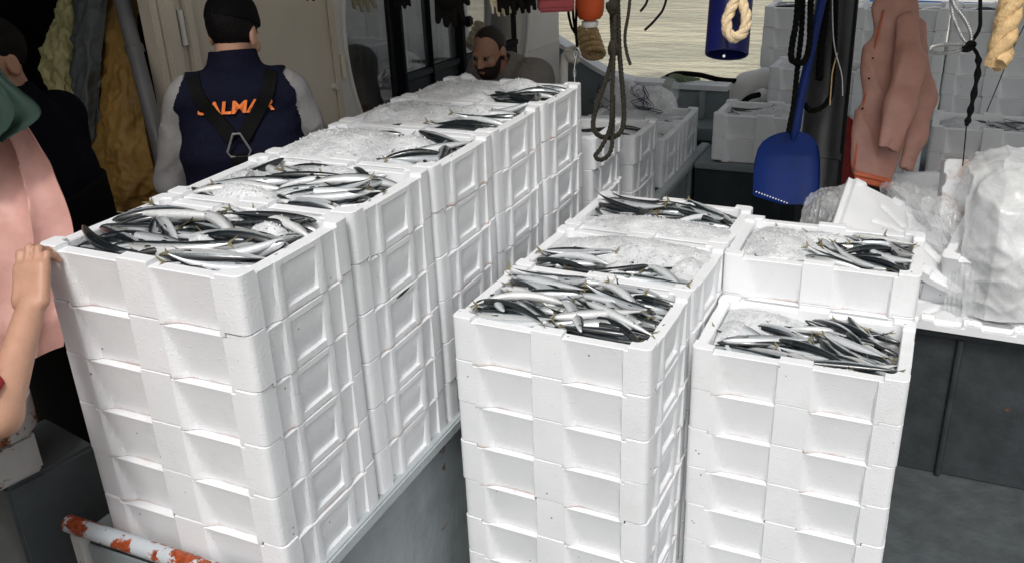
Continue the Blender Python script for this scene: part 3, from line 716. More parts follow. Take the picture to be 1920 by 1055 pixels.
def gauss(X, Y, b):
    x, y, sx, sy, h = b; return h * np.exp(-(((X - x) / sx) ** 2 + ((Y - y) / sy) ** 2))
NFISH = 0
USED = {}
def fill_box(key, where, nfish, blobs, ang=0., spread=.5, dark=.45, under=44, region=None, ice_label=None, seed=0, top=.012, span=.052, spill=False):
    """heap fish into the top box `key`; blobs: ice mounds in box coordinates (x -0.26..0.26 left-right, y -0.165..0.165 front-back, height above the rim - 45 mm)"""
    global NFISH, HEAP_N
    bx, by, bz, rot = TOPS[key]; rg = np.random.RandomState(100 + seed)
    gx, gy = 56, 37; GX, GY = np.meshgrid(np.linspace(-.26, .26, gx), np.linspace(-.165, .165, gy), indexing='ij')
    Hm = np.zeros_like(GX); rim = BH
    iceM = np.zeros_like(GX)
    for b in blobs: iceM = np.maximum(iceM, gauss(GX, GY, b))
    out = []
    def place(istop):
        L = rg.uniform(.225, .288); k = rg.randint(len(FISH)); a = ang + rg.normal(0, spread) + (math.pi if rg.rand() < .5 else 0)
        d = np.array([math.cos(a), math.sin(a)]); best = None
        for tr in range(16):
            if region is not None and istop:
                q = region[rg.randint(len(region))]; c = np.array([rg.normal(q[0], q[2]), rg.normal(q[1], q[3])])
            else: c = np.array([rg.uniform(-.25, .25), rg.uniform(-.155, .155)])
            ex = .44 * L * np.abs(d); c = np.clip(c, [-.262 + ex[0], -.158 + ex[1]], [.262 - ex[0], .158 - ex[1]])
            pts = c + d * np.linspace(-.5, .5, 9)[:, None] * L
            ii = np.clip(((pts[:, 0] + .26) / .52 * (gx - 1)).round().astype(int), 0, gx - 1); jj = np.clip(((pts[:, 1] + .165) / .33 * (gy - 1)).round().astype(int), 0, gy - 1)
            hz = Hm[ii, jj]; sc = hz.max() + .3 * hz.std() + (iceM[ii, jj].mean() * .8 if istop else 0)
            if best is None or sc < best[0]: best = (sc, c, ii, jj, hz)
        sc, c, ii, jj, hz = best
        t_ = np.linspace(-.5, .5, 9); sl_ = np.clip(np.polyfit(t_, hz, 1)[0], -.05, .05)
        r = .070 * L; zc = (hz - sl_ * t_).max() * .5 + (hz - sl_ * t_).mean() * .5 + r * .6
        roll = rg.choice([-1, 1]) * (rg.uniform(.45, .95) if rg.rand() < dark else rg.uniform(1.25, 2.25))
        for t0, i0, j0 in zip(t_, ii, jj):
            if abs(t0) > .42: continue
            rad = max(1, int(round(r * (1 - 1.6 * t0 * t0) / .0095)))
            i1, i2, j1, j2 = max(0, i0 - rad), min(gx, i0 + rad + 1), max(0, j0 - rad), min(gy, j0 + rad + 1)
            Hm[i1:i2, j1:j2] = np.maximum(Hm[i1:i2, j1:j2], zc + sl_ * t0 + r * .4)
        out.append([istop, k, L, a, c, zc, sl_, roll])
    for i in range(under): place(False)
    for i in range(nfish): place(True)
    zs = np.array([q[5] for q in out]); z0, z1 = zs.min(), np.percentile(zs, 93); sc = span / max(z1 - z0, 1e-3)
    for istop, k, L, a, c, zc, sl_, roll in out:
        zc = rim + top - .016 - span + min((zc - z0), (z1 - z0) * 1.12) * min(1, sc); sl_ *= min(1, sc * 1.3)
        A = Matrix.Translation((bx, by, bz)) @ Matrix.Rotation(rot, 4, 'Z') @ Matrix.Translation((c[0], c[1], zc)) @ Matrix.Rotation(a, 4, 'Z') \
            @ Matrix.Rotation(-math.atan2(sl_, L), 4, 'Y') @ Matrix.Rotation(roll, 4, 'X') @ Matrix.Scale(L, 4) @ Matrix.Translation((-.47, 0, 0))
        if istop:
            o = obj('mackerel', FISH[k]); o.matrix_world = A; NFISH += 1
            look = 'dark-backed' if abs(roll) < 1 else 'silver-sided'
            px = 'left' if c[0] < -.075 else 'right' if c[0] > .075 else 'middle'; py = 'front' if c[1] < -.045 else 'back' if c[1] > .045 else 'centre'
            hd = 'head left' if math.cos(a) > 0 else 'head right'
            aa = math.atan(math.tan(a)); hd = ('slanting, ' if abs(aa) > .42 else 'lengthwise, ') + hd
            tag(o, '%s mackerel, %s, in %s %s of %s' % (look, hd, py, px, where), 'fish', 'fish in ' + where)
        else:
            Mx = np.array(A); HEAP_V.append(FV[k] @ Mx[:3, :3].T + Mx[:3, 3]); f, mi_, u_ = FDAT[k]
            HEAP_F.extend([tuple(i + HEAP_N for i in q) for q in f]); HEAP_MI.extend(mi_); HEAP_UV.append(u_); HEAP_N += len(FV[k])
    if blobs:
        ex_, ey_ = (.287, .192) if spill else (.258, .162)
        hx, hy = 150, 100; X, Y = np.meshgrid(np.linspace(-ex_, ex_, hx), np.linspace(-ey_, ey_, hy), indexing='ij')
        G = np.zeros_like(X)
        for b in blobs: G = np.maximum(G, gauss(X, Y, b))
        P = np.stack([X.ravel(), Y.ravel(), 0 * X.ravel()], 1)
        Z = rim - .045 + G + (.008 * wob(P, 24, seed + 3) + .0022 * wob(P, 90, seed + 4, 2)).reshape(X.shape) + rg.rand(*X.shape) * .0032
        ed = np.clip(np.minimum(ex_ - np.abs(X), ey_ - np.abs(Y)) / (.03 if spill else .02), 0, 1); Z = np.minimum(Z, rim - (.020 if spill else .012) + ed * .08)
        vs = np.stack([X, Y, Z], -1).reshape(-1, 3)
        fs = [(i * hy + j, (i + 1) * hy + j, (i + 1) * hy + j + 1, i * hy + j + 1) for i in range(hx - 1) for j in range(hy - 1) if G[i, j] > .004]
        m_ = MB(); m_.add(vs, fs)
        for q in range(800):                                           # loose grains
            i, j = rg.randint(hx), rg.randint(hy)
            if G[i, j] < .02: continue
            s = rg.uniform(.0014, .0042) * (1.6 if rg.rand() < .08 else 1); c = np.array([X[i, j], Y[i, j], Z[i, j] + s * .3]); r4 = rg.randn(6, 3) * .25
            pv = [c + s * (np.array(e) + r4[n]) for n, e in enumerate(((1, 0, 0), (-1, 0, 0), (0, 1, 0), (0, -1, 0), (0, 0, 1), (0, 0, -1)))]
            m_.add(pv, [(0, 2, 4), (2, 1, 4), (1, 3, 4), (3, 0, 4), (2, 0, 5), (1, 2, 5), (3, 1, 5), (0, 3, 5)])
        o = m_.build('crushed_ice', 'ice', None, 180); o.location = (bx, by, bz); o.rotation_euler = (0, 0, rot)
        tag(o, ice_label, 'ice', None, 'stuff')

B_ = 'the %s box'
fill_box('L1', 'the nearest left-row box', 50, [(-.02, .14, .14, .05, .062), (.05, -.04, .07, .035, .066), (.14, .09, .07, .04, .055)], ang=.12, spread=.42, dark=.30, seed=1, top=.024,
         ice_label='patches of crushed ice among the fish in the nearest left-row box')
fill_box('L2', 'the second left-row box', 36, [(-.12, -.10, .15, .06, .060), (.04, .12, .20, .05, .060), (-.2, .0, .07, .12, .058)], ang=.1, spread=.48, dark=.33, seed=2, top=.022,
         region=[(.16, -.06, .08, .08), (-.05, .02, .15, .06), (.1, .03, .12, .08)], ice_label='crushed ice over the left part of the second left-row box')
fill_box('L3', 'the third left-row box', 15, [(-.14, 0, .22, .22, .078), (.06, .05, .14, .12, .060)], ang=.1, spread=.6, seed=3, top=.008, spill=True,
         region=[(.21, -.04, .05, .08), (.1, .12, .1, .04)], ice_label='crushed ice covering most of the third left-row box')
fill_box('L4', 'the fourth left-row box', 14, [(-.12, .02, .26, .22, .070), (.10, .1, .12, .08, .066), (-.18, -.08, .1, .06, .078)], ang=.0, spread=.4, seed=4, top=.010, spill=True,
         region=[(.16, -.11, .08, .05), (.22, .03, .05, .08)], ice_label='grey mound of crushed ice in the fourth left-row box')
fill_box('L5', 'the farthest left-row box', 10, [(-.14, .0, .24, .22, .078), (.08, .1, .12, .08, .080), (.0, -.12, .10, .05, .066), (-.16, .1, .08, .05, .09)], ang=.0, spread=.4, seed=5, top=.010, spill=True,
         region=[(.2, .06, .06, .06), (.15, -.05, .08, .05)], ice_label='grey mound of crushed ice in the farthest left-row box')
fill_box('M1', 'the nearest middle box', 80, [], ang=-.18, spread=.33, dark=.45, seed=16, top=.036, span=.06)
fill_box('M2', 'the second middle box', 18, [(.05, .08, .34, .13, .074), (.02, -.08, .07, .12, .055), (.22, .02, .08, .12, .060)], ang=.1, spread=.4, seed=7, top=.012, spill=True,
         region=[(-.16, -.06, .06, .06), (.12, -.13, .12, .035)], ice_label='crushed ice along the back of the second middle box')
fill_box('M3', 'the farthest middle box', 15, [(.03, -.10, .36, .13, .072)], ang=-.05, spread=.3, seed=8, top=.018, spill=True,
         region=[(.08, .13, .16, .03), (-.2, .07, .05, .06)], dark=.75, ice_label='crushed ice across the front of the farthest middle box')
fill_box('R1', 'the taller right box', 20, [(-.15, -.02, .13, .2, .066), (-.02, .10, .14, .05, .052)], ang=-.35, spread=.5, dark=.36, seed=9, top=.012,
         region=[(.14, .0, .09, .09), (.05, -.1, .1, .05)], ice_label='crushed ice in the left half of the taller right box')
fill_box('R2', 'the nearest right box', 38, [(-.16, .09, .12, .10, .058), (-.21, .0, .06, .1, .050)], ang=-.35, spread=.45, dark=.36, seed=10, top=.012,
         region=[(.12, .02, .11, .1), (.0, -.1, .16, .06), (.16, -.08, .1, .06)], ice_label='crushed ice at the back left of the nearest right box')
for i, (k, wz) in enumerate((('T1', 'the first box past the left row'), ('T2', 'the second box past the left row'), ('T3', 'the third box past the left row'), ('T4', 'the end box near the bulwark'))):
    fill_box(k, wz, 3, [(-.1, .05, .2, .1, .055)], ang=.1, spread=.35, dark=.5, seed=20 + i, top=.008, under=14, ice_label='thin crushed ice in ' + wz)
fill_box('S1', 'the far box beside the shovel', 7, [(.05, .02, .15, .12, .065)], ang=.1, spread=.3, seed=30, top=.014, under=14, ice_label='grey ice over fish in the far box left of the shovel')
fill_box('S2', 'the far box behind the post', 5, [], ang=.1, spread=.6, seed=31, top=-.02, under=12)
fill_box('S4', 'the far box beside the jacket', 11, [(-.15, 0, .11, .14, .060)], ang=.0, spread=.4, dark=.8, seed=32, top=.012, under=12, ice_label='ice in the left half of the far box right of the jacket')
for i, wz in enumerate(('the leftmost far-wall box', 'the second far-wall box', 'the third far-wall box', 'the fourth far-wall box')):
    fill_box('W%d' % i, wz, 3, [], ang=.0, spread=.4, seed=40 + i, top=.03, under=10)
me = mesh_from('mackerel_heap', np.concatenate(HEAP_V), HEAP_F, ['fish', 'fish_fin', 'fish_eye'], 50, HEAP_MI)
ul = me.uv_layers.new(name='UVMap'); ul.data.foreach_set('uv', np.concatenate(HEAP_UV).ravel())
tag(obj('mackerel_heap', me), 'mass of half-hidden mackerel under the top fish in the boxes', 'fish', None, 'stuff')
print('fish objects', NFISH)

# ================================================================== PEOPLE
def axes(yaw=0, pitch=0, roll=0):
    """columns = head axes (right, forward, up) in person space; yaw + = to the left, pitch + = looking up"""
    return np.array(Matrix.Rotation(yaw, 3, 'Z') @ Matrix.Rotation(pitch, 3, 'X') @ Matrix.Rotation(roll, 3, 'Y'))
def head_sdf(P, c, M):
    q = (P - np.asarray(c)) @ M; q2 = q * [1, 1, 1]
    d = su([el(q, (0, -.014, .034), (.077, .099, .088)), el(q, (0, .028, -.038), (.061, .070, .086)), el(q, (0, .050, -.088), (.040, .043, .030))], .03)
    ax = np.abs(q[:, :1]); qs = np.concatenate([ax, q[:, 1:]], 1)
    d = smin(d, el(qs, (.026, .083, .020), (.028, .014, .010)), .015)                      # brow
    d = smin(d, el(qs, (.046, .070, -.028), (.020, .018, .018)), .02)                      # cheek
    d = -smin(-d, el(qs, (.031, .101, .003), (.017, .015, .011)), .010)                    # eye socket
    d = smin(d, rc(q, (0, .092, .012), (0, .118, -.030), .008, .012), .010)                # nose
    d = smin(d, el(qs, (.010, .106, -.036), (.010, .010, .008)), .006)
    d = smin(d, el(q, (0, .098, -.063), (.024, .012, .0055)), .006); d = smin(d, el(q, (0, .096, -.073), (.020, .012, .006)), .006)
    e = el(qs, (.079, -.010, -.008), (.010, .022, .034)); e = -smin(-e, el(qs, (.090, -.004, -.004), (.008, .012, .020)), .004)
    return smin(d, e, .008)
def hand_prims(w, f, n, s, curl, spread=.0, thumb=(.75, .6, .25), scale=1.):
    """rounded cones of a five-fingered hand: w wrist, f towards the fingers, n palm side, s thumb side"""
    w, f, n, s = [np.asarray(v, float) for v in (w, f, n, s)]; out = [('palm', w + f * .048 * scale, (f, n, s), scale)]
    for i, (ln, off) in enumerate(((.95, .030), (1.06, .010), (1.0, -.011), (.80, -.031))):
        p = w + (f * (.088 - .006 * abs(i - 1.2)) + s * off) * scale; a = 0; r = .0098 * scale * (1 if i < 3 else .86)
        for L, c in zip((.044, .027, .022), curl):
            a += c; d = f * math.cos(a) + n * math.sin(a) + s * spread * (1.2 - i); q = p + d / np.linalg.norm(d) * L * ln * scale
            out.append(('rc', p, q, r, r * .92)); p = q; r *= .92
    p = w + (f * .022 + s * .030) * scale; t = np.array(thumb, float); d = s * t[0] + f * t[1] + n * t[2]; d /= np.linalg.norm(d)
    q = p + d * .045 * scale; d2 = d + f * .5 + n * .35; d2 /= np.linalg.norm(d2); out += [('rc', p, q, .0135 * scale, .0115 * scale), ('rc', q, q + d2 * .032 * scale, .0113 * scale, .0095 * scale)]
    return out
def hand_sdf(P, prims):
    d = None; o = None
    for q in prims:
        if q[0] == 'palm':
            f, n, s = q[2]; M = np.stack([s, f, n], 1); d = rb(P, q[1], (.041 * q[3], .052 * q[3], .0150 * q[3]), .0135 * q[3], M)
        else:
            e = rc(P, *q[1:]); d = smin(d, e, .007)
    return d
V3 = lambda *a: np.array(a, float)
class Person:
    def __init__(s, J, head_ax=None, hands=None): s.J = {k: np.array(v, float) for k, v in J.items()}; s.M = axes() if head_ax is None else head_ax; s.hands = hands or []
    def torso(s, P, off=0):
        J = s.J; rx = J['sR'] - J['sL']; rx /= np.linalg.norm(rx); h = rx * .082
        return su([rc(P, J['pel'] - h, J['chest'] - h, .108 + off, .118 + off), rc(P, J['pel'] + h, J['chest'] + h, .108 + off, .118 + off),
                   rc(P, J['sL'] * .93 + J['sR'] * .07, J['sR'] * .93 + J['sL'] * .07, .062 + off, .062 + off), rc(P, J['chest'], J['neck'], .10 + off, .058 + off * .6)], .06)
    def arm(s, P, k, off=0, t=1.):
        J = s.J; e = J['e' + k]; wq = e + (J['w' + k] - e) * t
        return smin(rc(P, J['s' + k], e, .056 + off, .043 + off), rc(P, e, wq, .044 + off, .044 + (.029 - .044) * t + off), .02)
    def legs(s, P, off=0):
        J = s.J; ds = []
        for k in 'LR': ds += [rc(P, J['h' + k], J['k' + k], .092 + off, .062 + off), rc(P, J['k' + k], J['a' + k], .060 + off, .042 + off)]
        return su(ds, .03)
    def skin(s, P):
        J = s.J; d = su([s.torso(P), s.arm(P, 'L'), s.arm(P, 'R'), s.legs(P)], .03)
        for k in 'LR': d = smin(d, rc(P, J['a' + k], J['a' + k] + V3(0, .17, -.03), .042, .036), .02)
        d = smin(d, rc(P, J['neck'] - V3(0, .01, .03), J['head'] - s.M[:, 2] * .05 - s.M[:, 1] * .02, .060, .054), .03)
        d = smin(d, head_sdf(P, J['head'], s.M), .018)
        for hp in s.hands: d = smin(d, hand_sdf(P, hp), .012)
        return d
    def bounds(s, pad=.16):
        A = np.array(list(s.J.values())); return A.min(0) - pad - V3(.06, .02, 0), A.max(0) + pad + V3(.06, .12, .02)

def rfrm(f, n):
    f = np.array(f, float); f /= np.linalg.norm(f); n = np.array(n, float); n -= f * (f @ n); n /= np.linalg.norm(n); return f, n
def std_hands(J, nL=(1, 0, -.2), nR=(-1, 0, -.2), curl=(.5, .5, .35)):
    out = []
    for k, nn, sg in (('L', nL, 1), ('R', nR, -1)):
        f, n = rfrm(np.array(J['w' + k]) - np.array(J['e' + k]), nn); sd = np.cross(f, n) * (1 if k == 'R' else -1)
        out.append(hand_prims(np.array(J['w' + k]), f, n, sd, curl))
    return out
def eyes(parent, p):
    for sg in (-1, 1):
        c = p.J['head'] + p.M @ V3(sg * .031, .086, .003); bm = bmesh.new(); bmesh.ops.create_uvsphere(bm, u_segments=12, v_segments=8, radius=.0125)
        me = bpy.data.meshes.new('eye'); bm.to_mesh(me); bm.free(); me.materials.append(MATS['eye_white']); me.materials.append(MATS['black_paint'])
        for q in me.polygons:
            q.use_smooth = True
            if V3(*q.center) @ V3(0, 1, 0) > .0085: q.material_index = 1
        o = obj('eye', me, parent); o.matrix_basis = Matrix.Translation(c) @ Matrix(p.M.tolist()).to_4x4()
mat('eye_white', (.12, .11, .10), .3, var=.02)
def hit_y(fn, x, z, y0=-.6, y1=.6, n=240):
    """first surface met going along +y (onto someone's back)"""
    ys = np.linspace(y0, y1, n); d = fn(np.stack([np.full(n, x), ys, np.full(n, z)], 1)); i = np.argmax(d < 0)
    return ys[max(i - 1, 0)] if (d < 0).any() else None
def ribbon(fn, pts, wd, off=.006, th=.004):
    C = spline([(a, 0, b) for a, b in pts], 10); m_ = MB(); vs = []
    for i, p in enumerate(C):
        t = np.array(C[min(i + 1, len(C) - 1)]) - np.array(C[max(i - 1, 0)]); t /= np.linalg.norm(t) + 1e-9; nn = V3(t[2], 0, -t[0]) * wd / 2
        row = []
        for sg in (-1, 0, 1):
            q = p + nn * sg; y = hit_y(fn, q[0], q[2]); row.append((q[0], (y if y is not None else 0), q[2]))
        ym = row[1][1]
        for q in row: vs += [(q[0], min(q[1], ym + .02) - off, q[2]), (q[0], min(q[1], ym + .02) - off + th + .012, q[2])]
    fs = []
    for i in range(len(C) - 1):
        a, b = 6 * i, 6 * i + 6
        fs += [(a, a + 2, b + 2, b), (a + 2, a + 4, b + 4, b + 2), (a + 1, b + 1, b + 3, a + 3), (a + 3, b + 3, b + 5, a + 5), (a, b, b + 1, a + 1), (a + 4, a + 5, b + 5, b + 4)]
    fs += [(0, 1, 3, 2), (2, 3, 5, 4)]
    m_.add(vs, fs); return m_

# ---- man seen from behind, by the second stack
pc = at(466, 300, 3.12)
pm = empty('person', (pc[0], pc[1], .17), R(33), 'man seen from behind in navy vest, grey sleeves and black cap', 'person')
J = dict(pel=(0, 0, 1.0), chest=(0, -.005, 1.30), sL=(-.185, -.01, 1.475), sR=(.185, -.01, 1.475), neck=(0, .0, 1.53), head=(.012, .045, 1.675), eL=(-.285, .02, 1.20), eR=(.265, .06, 1.20),
         wL=(-.235, .24, 1.10), wR=(.16, .27, 1.10), hL=(-.1, 0, .95), hR=(.1, 0, .95), kL=(-.11, .03, .5), kR=(.11, .03, .5), aL=(-.11, 0, .08), aR=(.11, 0, .08))
p = Person(J, axes(-.36, -.34), std_hands(J)); lo, hi = p.bounds()
body('body', p.skin, lo, hi, .007, 'skin', pm)
sweat = lambda P: np.maximum(su([p.torso(P, .016), p.arm(P, 'L', .019, .52), p.arm(P, 'R', .019, .52)], .03) + .015 * (np.abs(wob(P, 22, 3, 2)) ** .7 - .3) , .93 - P[:, 2])
body('sweatshirt', sweat, lo, hi, .007, 'grey_marl', pm)
for k in 'LR':                                                             # rolled cuffs
    e, w_ = p.J['e' + k], p.J['w' + k]; a = e + (w_ - e) * .42; b = e + (w_ - e) * .60
    fnc = lambda P: np.maximum(rc(P, a, b, .068, .062) + .004 * wob(P, 70, 5), -(rc(P, a - (b - a) * .5, b + (b - a) * .5, .045, .040)))
    body('rolled_cuff', fnc, np.minimum(a, b) - .1, np.maximum(a, b) + .1, .006, 'grey_marl', pm)
def vest_fn(P):
    d = su([p.torso(P, .034), rc(P, (0, .005, 1.50), (0, .020, 1.62), .088, .082)], .03)
    arm = np.minimum(rc(P, p.J['sL'] + V3(-.035, 0, .02), p.J['eL'], .082, .062), rc(P, p.J['sR'] + V3(.035, 0, .02), p.J['eR'], .082, .062))
    d = np.maximum(d, -arm); d = np.maximum(d, .98 - P[:, 2]); d = np.maximum(d, -rc(P, (0, .03, 1.56), (0, .05, 1.75), .062, .066)); d = np.maximum(d, P[:, 2] - 1.630 + .2 * P[:, 1])
    return d + .004 * wob(P * [1, 1, 1.6], 26, 8) + .0025 * np.cos((P[:, 2] - 1.45) * 62)
body('vest', vest_fn, lo, hi, .006, 'navy', pm)
tr = lambda P: np.maximum(np.minimum(p.legs(P, .03), np.maximum(p.torso(P, .043), P[:, 2] - 1.06)) + .004 * wob(P, 30, 4), .1 - P[:, 2])
body('oilskin_trousers', tr, lo, hi, .009, 'orange_oilskin', pm)
hc, hM = p.J['head'], p.M
hairf = lambda P: np.maximum(el((P - hc) @ hM, (0, -.018, .034), (.084, .106, .096)) + .0025 * wob(P, 140, 2), np.maximum(((P - hc) @ hM)[:, 1] - .045 - .4 * ((P - hc) @ hM)[:, 2], -((P - hc) @ hM)[:, 2] - .082 - .2 * ((P - hc) @ hM)[:, 1]))
body('hair', hairf, hc - .17, hc + .17, .005, 'hair', pm)
def capf(P):
    q = (P - hc) @ hM; d = np.maximum(el(q, (0, -.012, .045), (.089, .111, .098)), -q[:, 2] + .036); d = np.minimum(d, np.maximum(el(q, (0, -.012, .040), (.0905, .1125, .10)), np.abs(q[:, 2] - .046) - .013))
    br = np.maximum(el(q, (0, .10, .046), (.080, .095, .012)), -q[:, 1] + .04)
    return d + .0025 * wob(P, 60, 4)
body('cap', capf, hc - .26, hc + .26, .005, 'black_web', pm)
tri = (.0, 1.285)
ribbon(vest_fn, [(-.135, 1.565), (-.118, 1.51), (-.078, 1.45), (-.018, 1.372)], .044, .012).build('strap', 'black_web', pm)
ribbon(vest_fn, [(.135, 1.565), (.118, 1.51), (.078, 1.45), (.018, 1.372)], .044, .012).build('strap', 'black_web', pm)
ribbon(vest_fn, [(0, 1.322), (0, 1.22), (0, 1.03)], .056, .012).build('strap', 'black_web', pm)
y0 = hit_y(vest_fn, 0, 1.34) - .018; m = MB()
tp = [V3(x, y0, z) for x, z in ((-.012, 1.390), (.012, 1.390), (.040, 1.332), (.030, 1.316), (-.030, 1.316), (-.040, 1.332), (-.012, 1.390), (.012, 1.390))]
m.tube(tp, .0042, 8); m.build('strap_ring', 'pipe_grey', pm)
def text_mesh(txt, size, shear=.25, bold=.012):
    cu = bpy.data.curves.new('t', 'FONT'); cu.body = txt; cu.size = size; cu.shear = shear; cu.offset = bold * size; cu.align_x = 'CENTER'; cu.resolution_u = 3
    o = bpy.data.objects.new('t', cu); COL.objects.link(o); dg = bpy.context.evaluated_depsgraph_get(); me = bpy.data.meshes.new_from_object(o.evaluated_get(dg))
    bpy.data.objects.remove(o); bm = bmesh.new(); bm.from_mesh(me); bmesh.ops.triangulate(bm, faces=bm.faces[:])
    bmesh.ops.subdivide_edges(bm, edges=[e for e in bm.edges if e.calc_length() > size * .25], cuts=3)
    bm.to_mesh(me); bm.free(); me.transform(Matrix.Rotation(0, 4, 'X')); return me
me = text_mesh('SALMAR', .055, .2, .03); me.materials.append(MATS['orange_print'])
xs = [v.co.x for v in me.vertices]; wdt = max(xs) - min(xs)
for v in me.vertices:
    x, z = v.co.x * .262 / wdt, 1.448 + v.co.y; y = hit_y(vest_fn, x, z); v.co = (x, (y if y is not None else y0) - .0065, z)
obj('lettering', me, pm)

pm.scale = (.93, .97, 1)
# ---- bearded man bending behind the far end of the left row
pb = at(938, 100, 4.75)
pm = empty('person', (pb[0], pb[1], .17), 2.75, 'bearded man bending forward in grey shirt and dark braces behind the left row', 'person')
zoff = -.04
J = dict(pel=(0, -.34, .80), chest=(0, -.13, 1.06), sL=(-.20, -.06, 1.165), sR=(.20, -.06, 1.165), neck=(0, -.02, 1.20), head=(0, .075, 1.305), eL=(-.29, .02, .92), eR=(.27, .04, .92),
         wL=(-.18, .24, .92), wR=(.16, .26, .92), hL=(-.1, -.36, .78), hR=(.1, -.36, .78), kL=(-.14, .0, .48), kR=(.14, .0, .48), aL=(-.13, -.2, .08), aR=(.13, -.2, .08))
pB = Person(J, axes(.28, -.28), std_hands(J)); lo, hi = pB.bounds()
body('body', pB.skin, lo, hi, .006, 'skin_dark', pm); eyes(pm, pB)
body('shirt', lambda P: np.maximum(np.maximum(su([pB.torso(P, .020), pB.arm(P, 'L', .024, .0), pB.arm(P, 'R', .024, .0), rc(P, pB.J['neck'] - V3(0, .04, .02), pB.J['sR'], .075, .075), rc(P, pB.J['neck'] - V3(0, .04, .02), pB.J['sL'], .075, .075)], .07) + .005 * wob(P, 34, 9), -rc(P, pB.J['neck'] + V3(0, .03, .03), pB.J['head'], .072, .07)), .80 - P[:, 2]), lo, hi, .006, 'taupe_cotton', pm)
body('trousers', lambda P: np.maximum(np.minimum(pB.legs(P, .03), np.maximum(pB.torso(P, .035), P[:, 2] - .9)), .1 - P[:, 2]), lo, hi, .01, 'navy_black', pm)
hcB, hMB = pB.J['head'], pB.M
def beard(P):
    q = (P - hcB) @ hMB; d = head_sdf(P, hcB, hMB) - .0035 + .003 * wob(P, 150, 1)
    low = q[:, 2] + .040 - .55 * np.maximum(0, .06 - q[:, 1]); d = np.maximum(d, low); d = np.maximum(d, -q[:, 1] - .0); d = np.maximum(d, -el(q, (0, .11, -.067), (.021, .03, .008)))
    d = np.maximum(d, -el(q, (0, .125, -.03), (.017, .03, .022)))
    return d
body('beard', beard, hcB - .17, hcB + .17, .004, 'hair_brown', pm) if 'hair_brown' in MATS else None
def crop(P):
    q = (P - hcB) @ hMB; d = el(q, (0, -.016, .036), (.0795, .1025, .0905)) + .0015 * wob(P, 160, 5)
    return np.maximum(d, np.maximum(q[:, 1] - .055 + .5 * np.abs(q[:, 0]), -q[:, 2] - .02 - .55 * q[:, 1]))
mat('hair_brown', (.022, .014, .010), .6, var=.4, scale=60, bmp=.6, bscale=160)
body('beard', beard, hcB - .17, hcB + .17, .004, 'hair_brown', pm)
body('hair', crop, hcB - .17, hcB + .17, .004, 'hair_brown', pm)
shB = lambda P: su([pB.torso(P, .016), pB.arm(P, 'L', .028, .0), pB.arm(P, 'R', .028, .0)], .03)
for sg in (-1, 1):
    pts = []
    for t in np.linspace(0, 1, 14):
        q = V3(sg * (.115 - .02 * t), -.30 + .46 * t, 1.5); zs = np.linspace(1.5, .8, 200); dd = shB(np.stack([np.full(200, q[0]), np.full(200, q[1]), zs], 1)); i = np.argmax(dd < 0)
        if (dd < 0).any(): pts.append(V3(q[0], q[1], zs[i] + .010))
    m = MB(); vs = []
    for q in pts: vs += [q + V3(-.02, 0, 0), q + V3(.02, 0, 0), q + V3(.02, 0, -.012), q + V3(-.02, 0, -.012)]
    fs = [(4 * i + k, 4 * i + (k + 1) % 4, 4 * i + 4 + (k + 1) % 4, 4 * i + 4 + k) for i in range(len(pts) - 1) for k in range(4)]
    m.add(vs, fs + [(3, 2, 1, 0), tuple(4 * (len(pts) - 1) + k for k in range(4))]); m.build('brace', 'black_web', pm)

# ---- man in the dark doorway at the left edge
pd = at(58, 200, 2.74)
pm = empty('person', (pd[0], pd[1], .17), 2.0, 'man in dark polo shirt and apron at the left edge, face turned left', 'person')
J = dict(pel=(0, 0, 1.0), chest=(0, .02, 1.30), sL=(-.19, .02, 1.455), sR=(.19, .02, 1.455), neck=(0, .03, 1.51), head=(0, .085, 1.665), eL=(-.27, .05, 1.17), eR=(.26, .08, 1.17),
         wL=(-.15, .26, 1.07), wR=(.10, .30, 1.07), hL=(-.1, 0, .95), hR=(.1, 0, .95), kL=(-.11, .03, .5), kR=(.11, .03, .5), aL=(-.11, 0, .08), aR=(.11, 0, .08))
pD = Person(J, axes(1.15, -.20), std_hands(J)); lo, hi = pD.bounds()
body('body', pD.skin, lo, hi, .007, 'skin_dark', pm); eyes(pm, pD)
shirt = lambda P: np.maximum(np.maximum(su([pD.torso(P, .018), np.maximum(rc(P, pD.J['sL'], pD.J['eL'], .088, .080), (P - (pD.J['sL'] * .36 + pD.J['eL'] * .64)) @ (pD.J['eL'] - pD.J['sL']) * 3.3), np.maximum(rc(P, pD.J['sR'], pD.J['eR'], .088, .080), (P - (pD.J['sR'] * .36 + pD.J['eR'] * .64)) @ (pD.J['eR'] - pD.J['sR']) * 3.3), rc(P, (0, .03, 1.5), (0, .045, 1.555), .078, .072)], .03) + .004 * wob(P, 34, 12), -rc(P, (0, .05, 1.52), (0, .07, 1.7), .062, .066)), .9 - P[:, 2])
body('polo_shirt', shirt, lo, hi, .007, 'navy_black', pm)
body('apron', lambda P: np.maximum(np.maximum(np.minimum(pD.torso(P, .03), rc(P, (0, .0, 1.0), (0, .02, .45), .20, .23)), P[:, 2] - 1.28), .42 - P[:, 2]) + .004 * wob(P, 22, 3), lo, hi, .009, 'black_web', pm)
body('trousers', lambda P: np.maximum(pD.legs(P, .025), .1 - P[:, 2]), lo, hi, .010, 'navy_black', pm)
hcD, hMD = pD.J['head'], pD.M
body('hair', lambda P: np.maximum(el((P - hcD) @ hMD, (0, -.018, .036), (.082, .104, .094)) + .002 * wob(P, 140, 7), np.maximum(((P - hcD) @ hMD)[:, 1] - .045, -((P - hcD) @ hMD)[:, 2] + .02 + .8 * ((P - hcD) @ hMD)[:, 1])), hcD - .17, hcD + .17, .005, 'hair', pm)
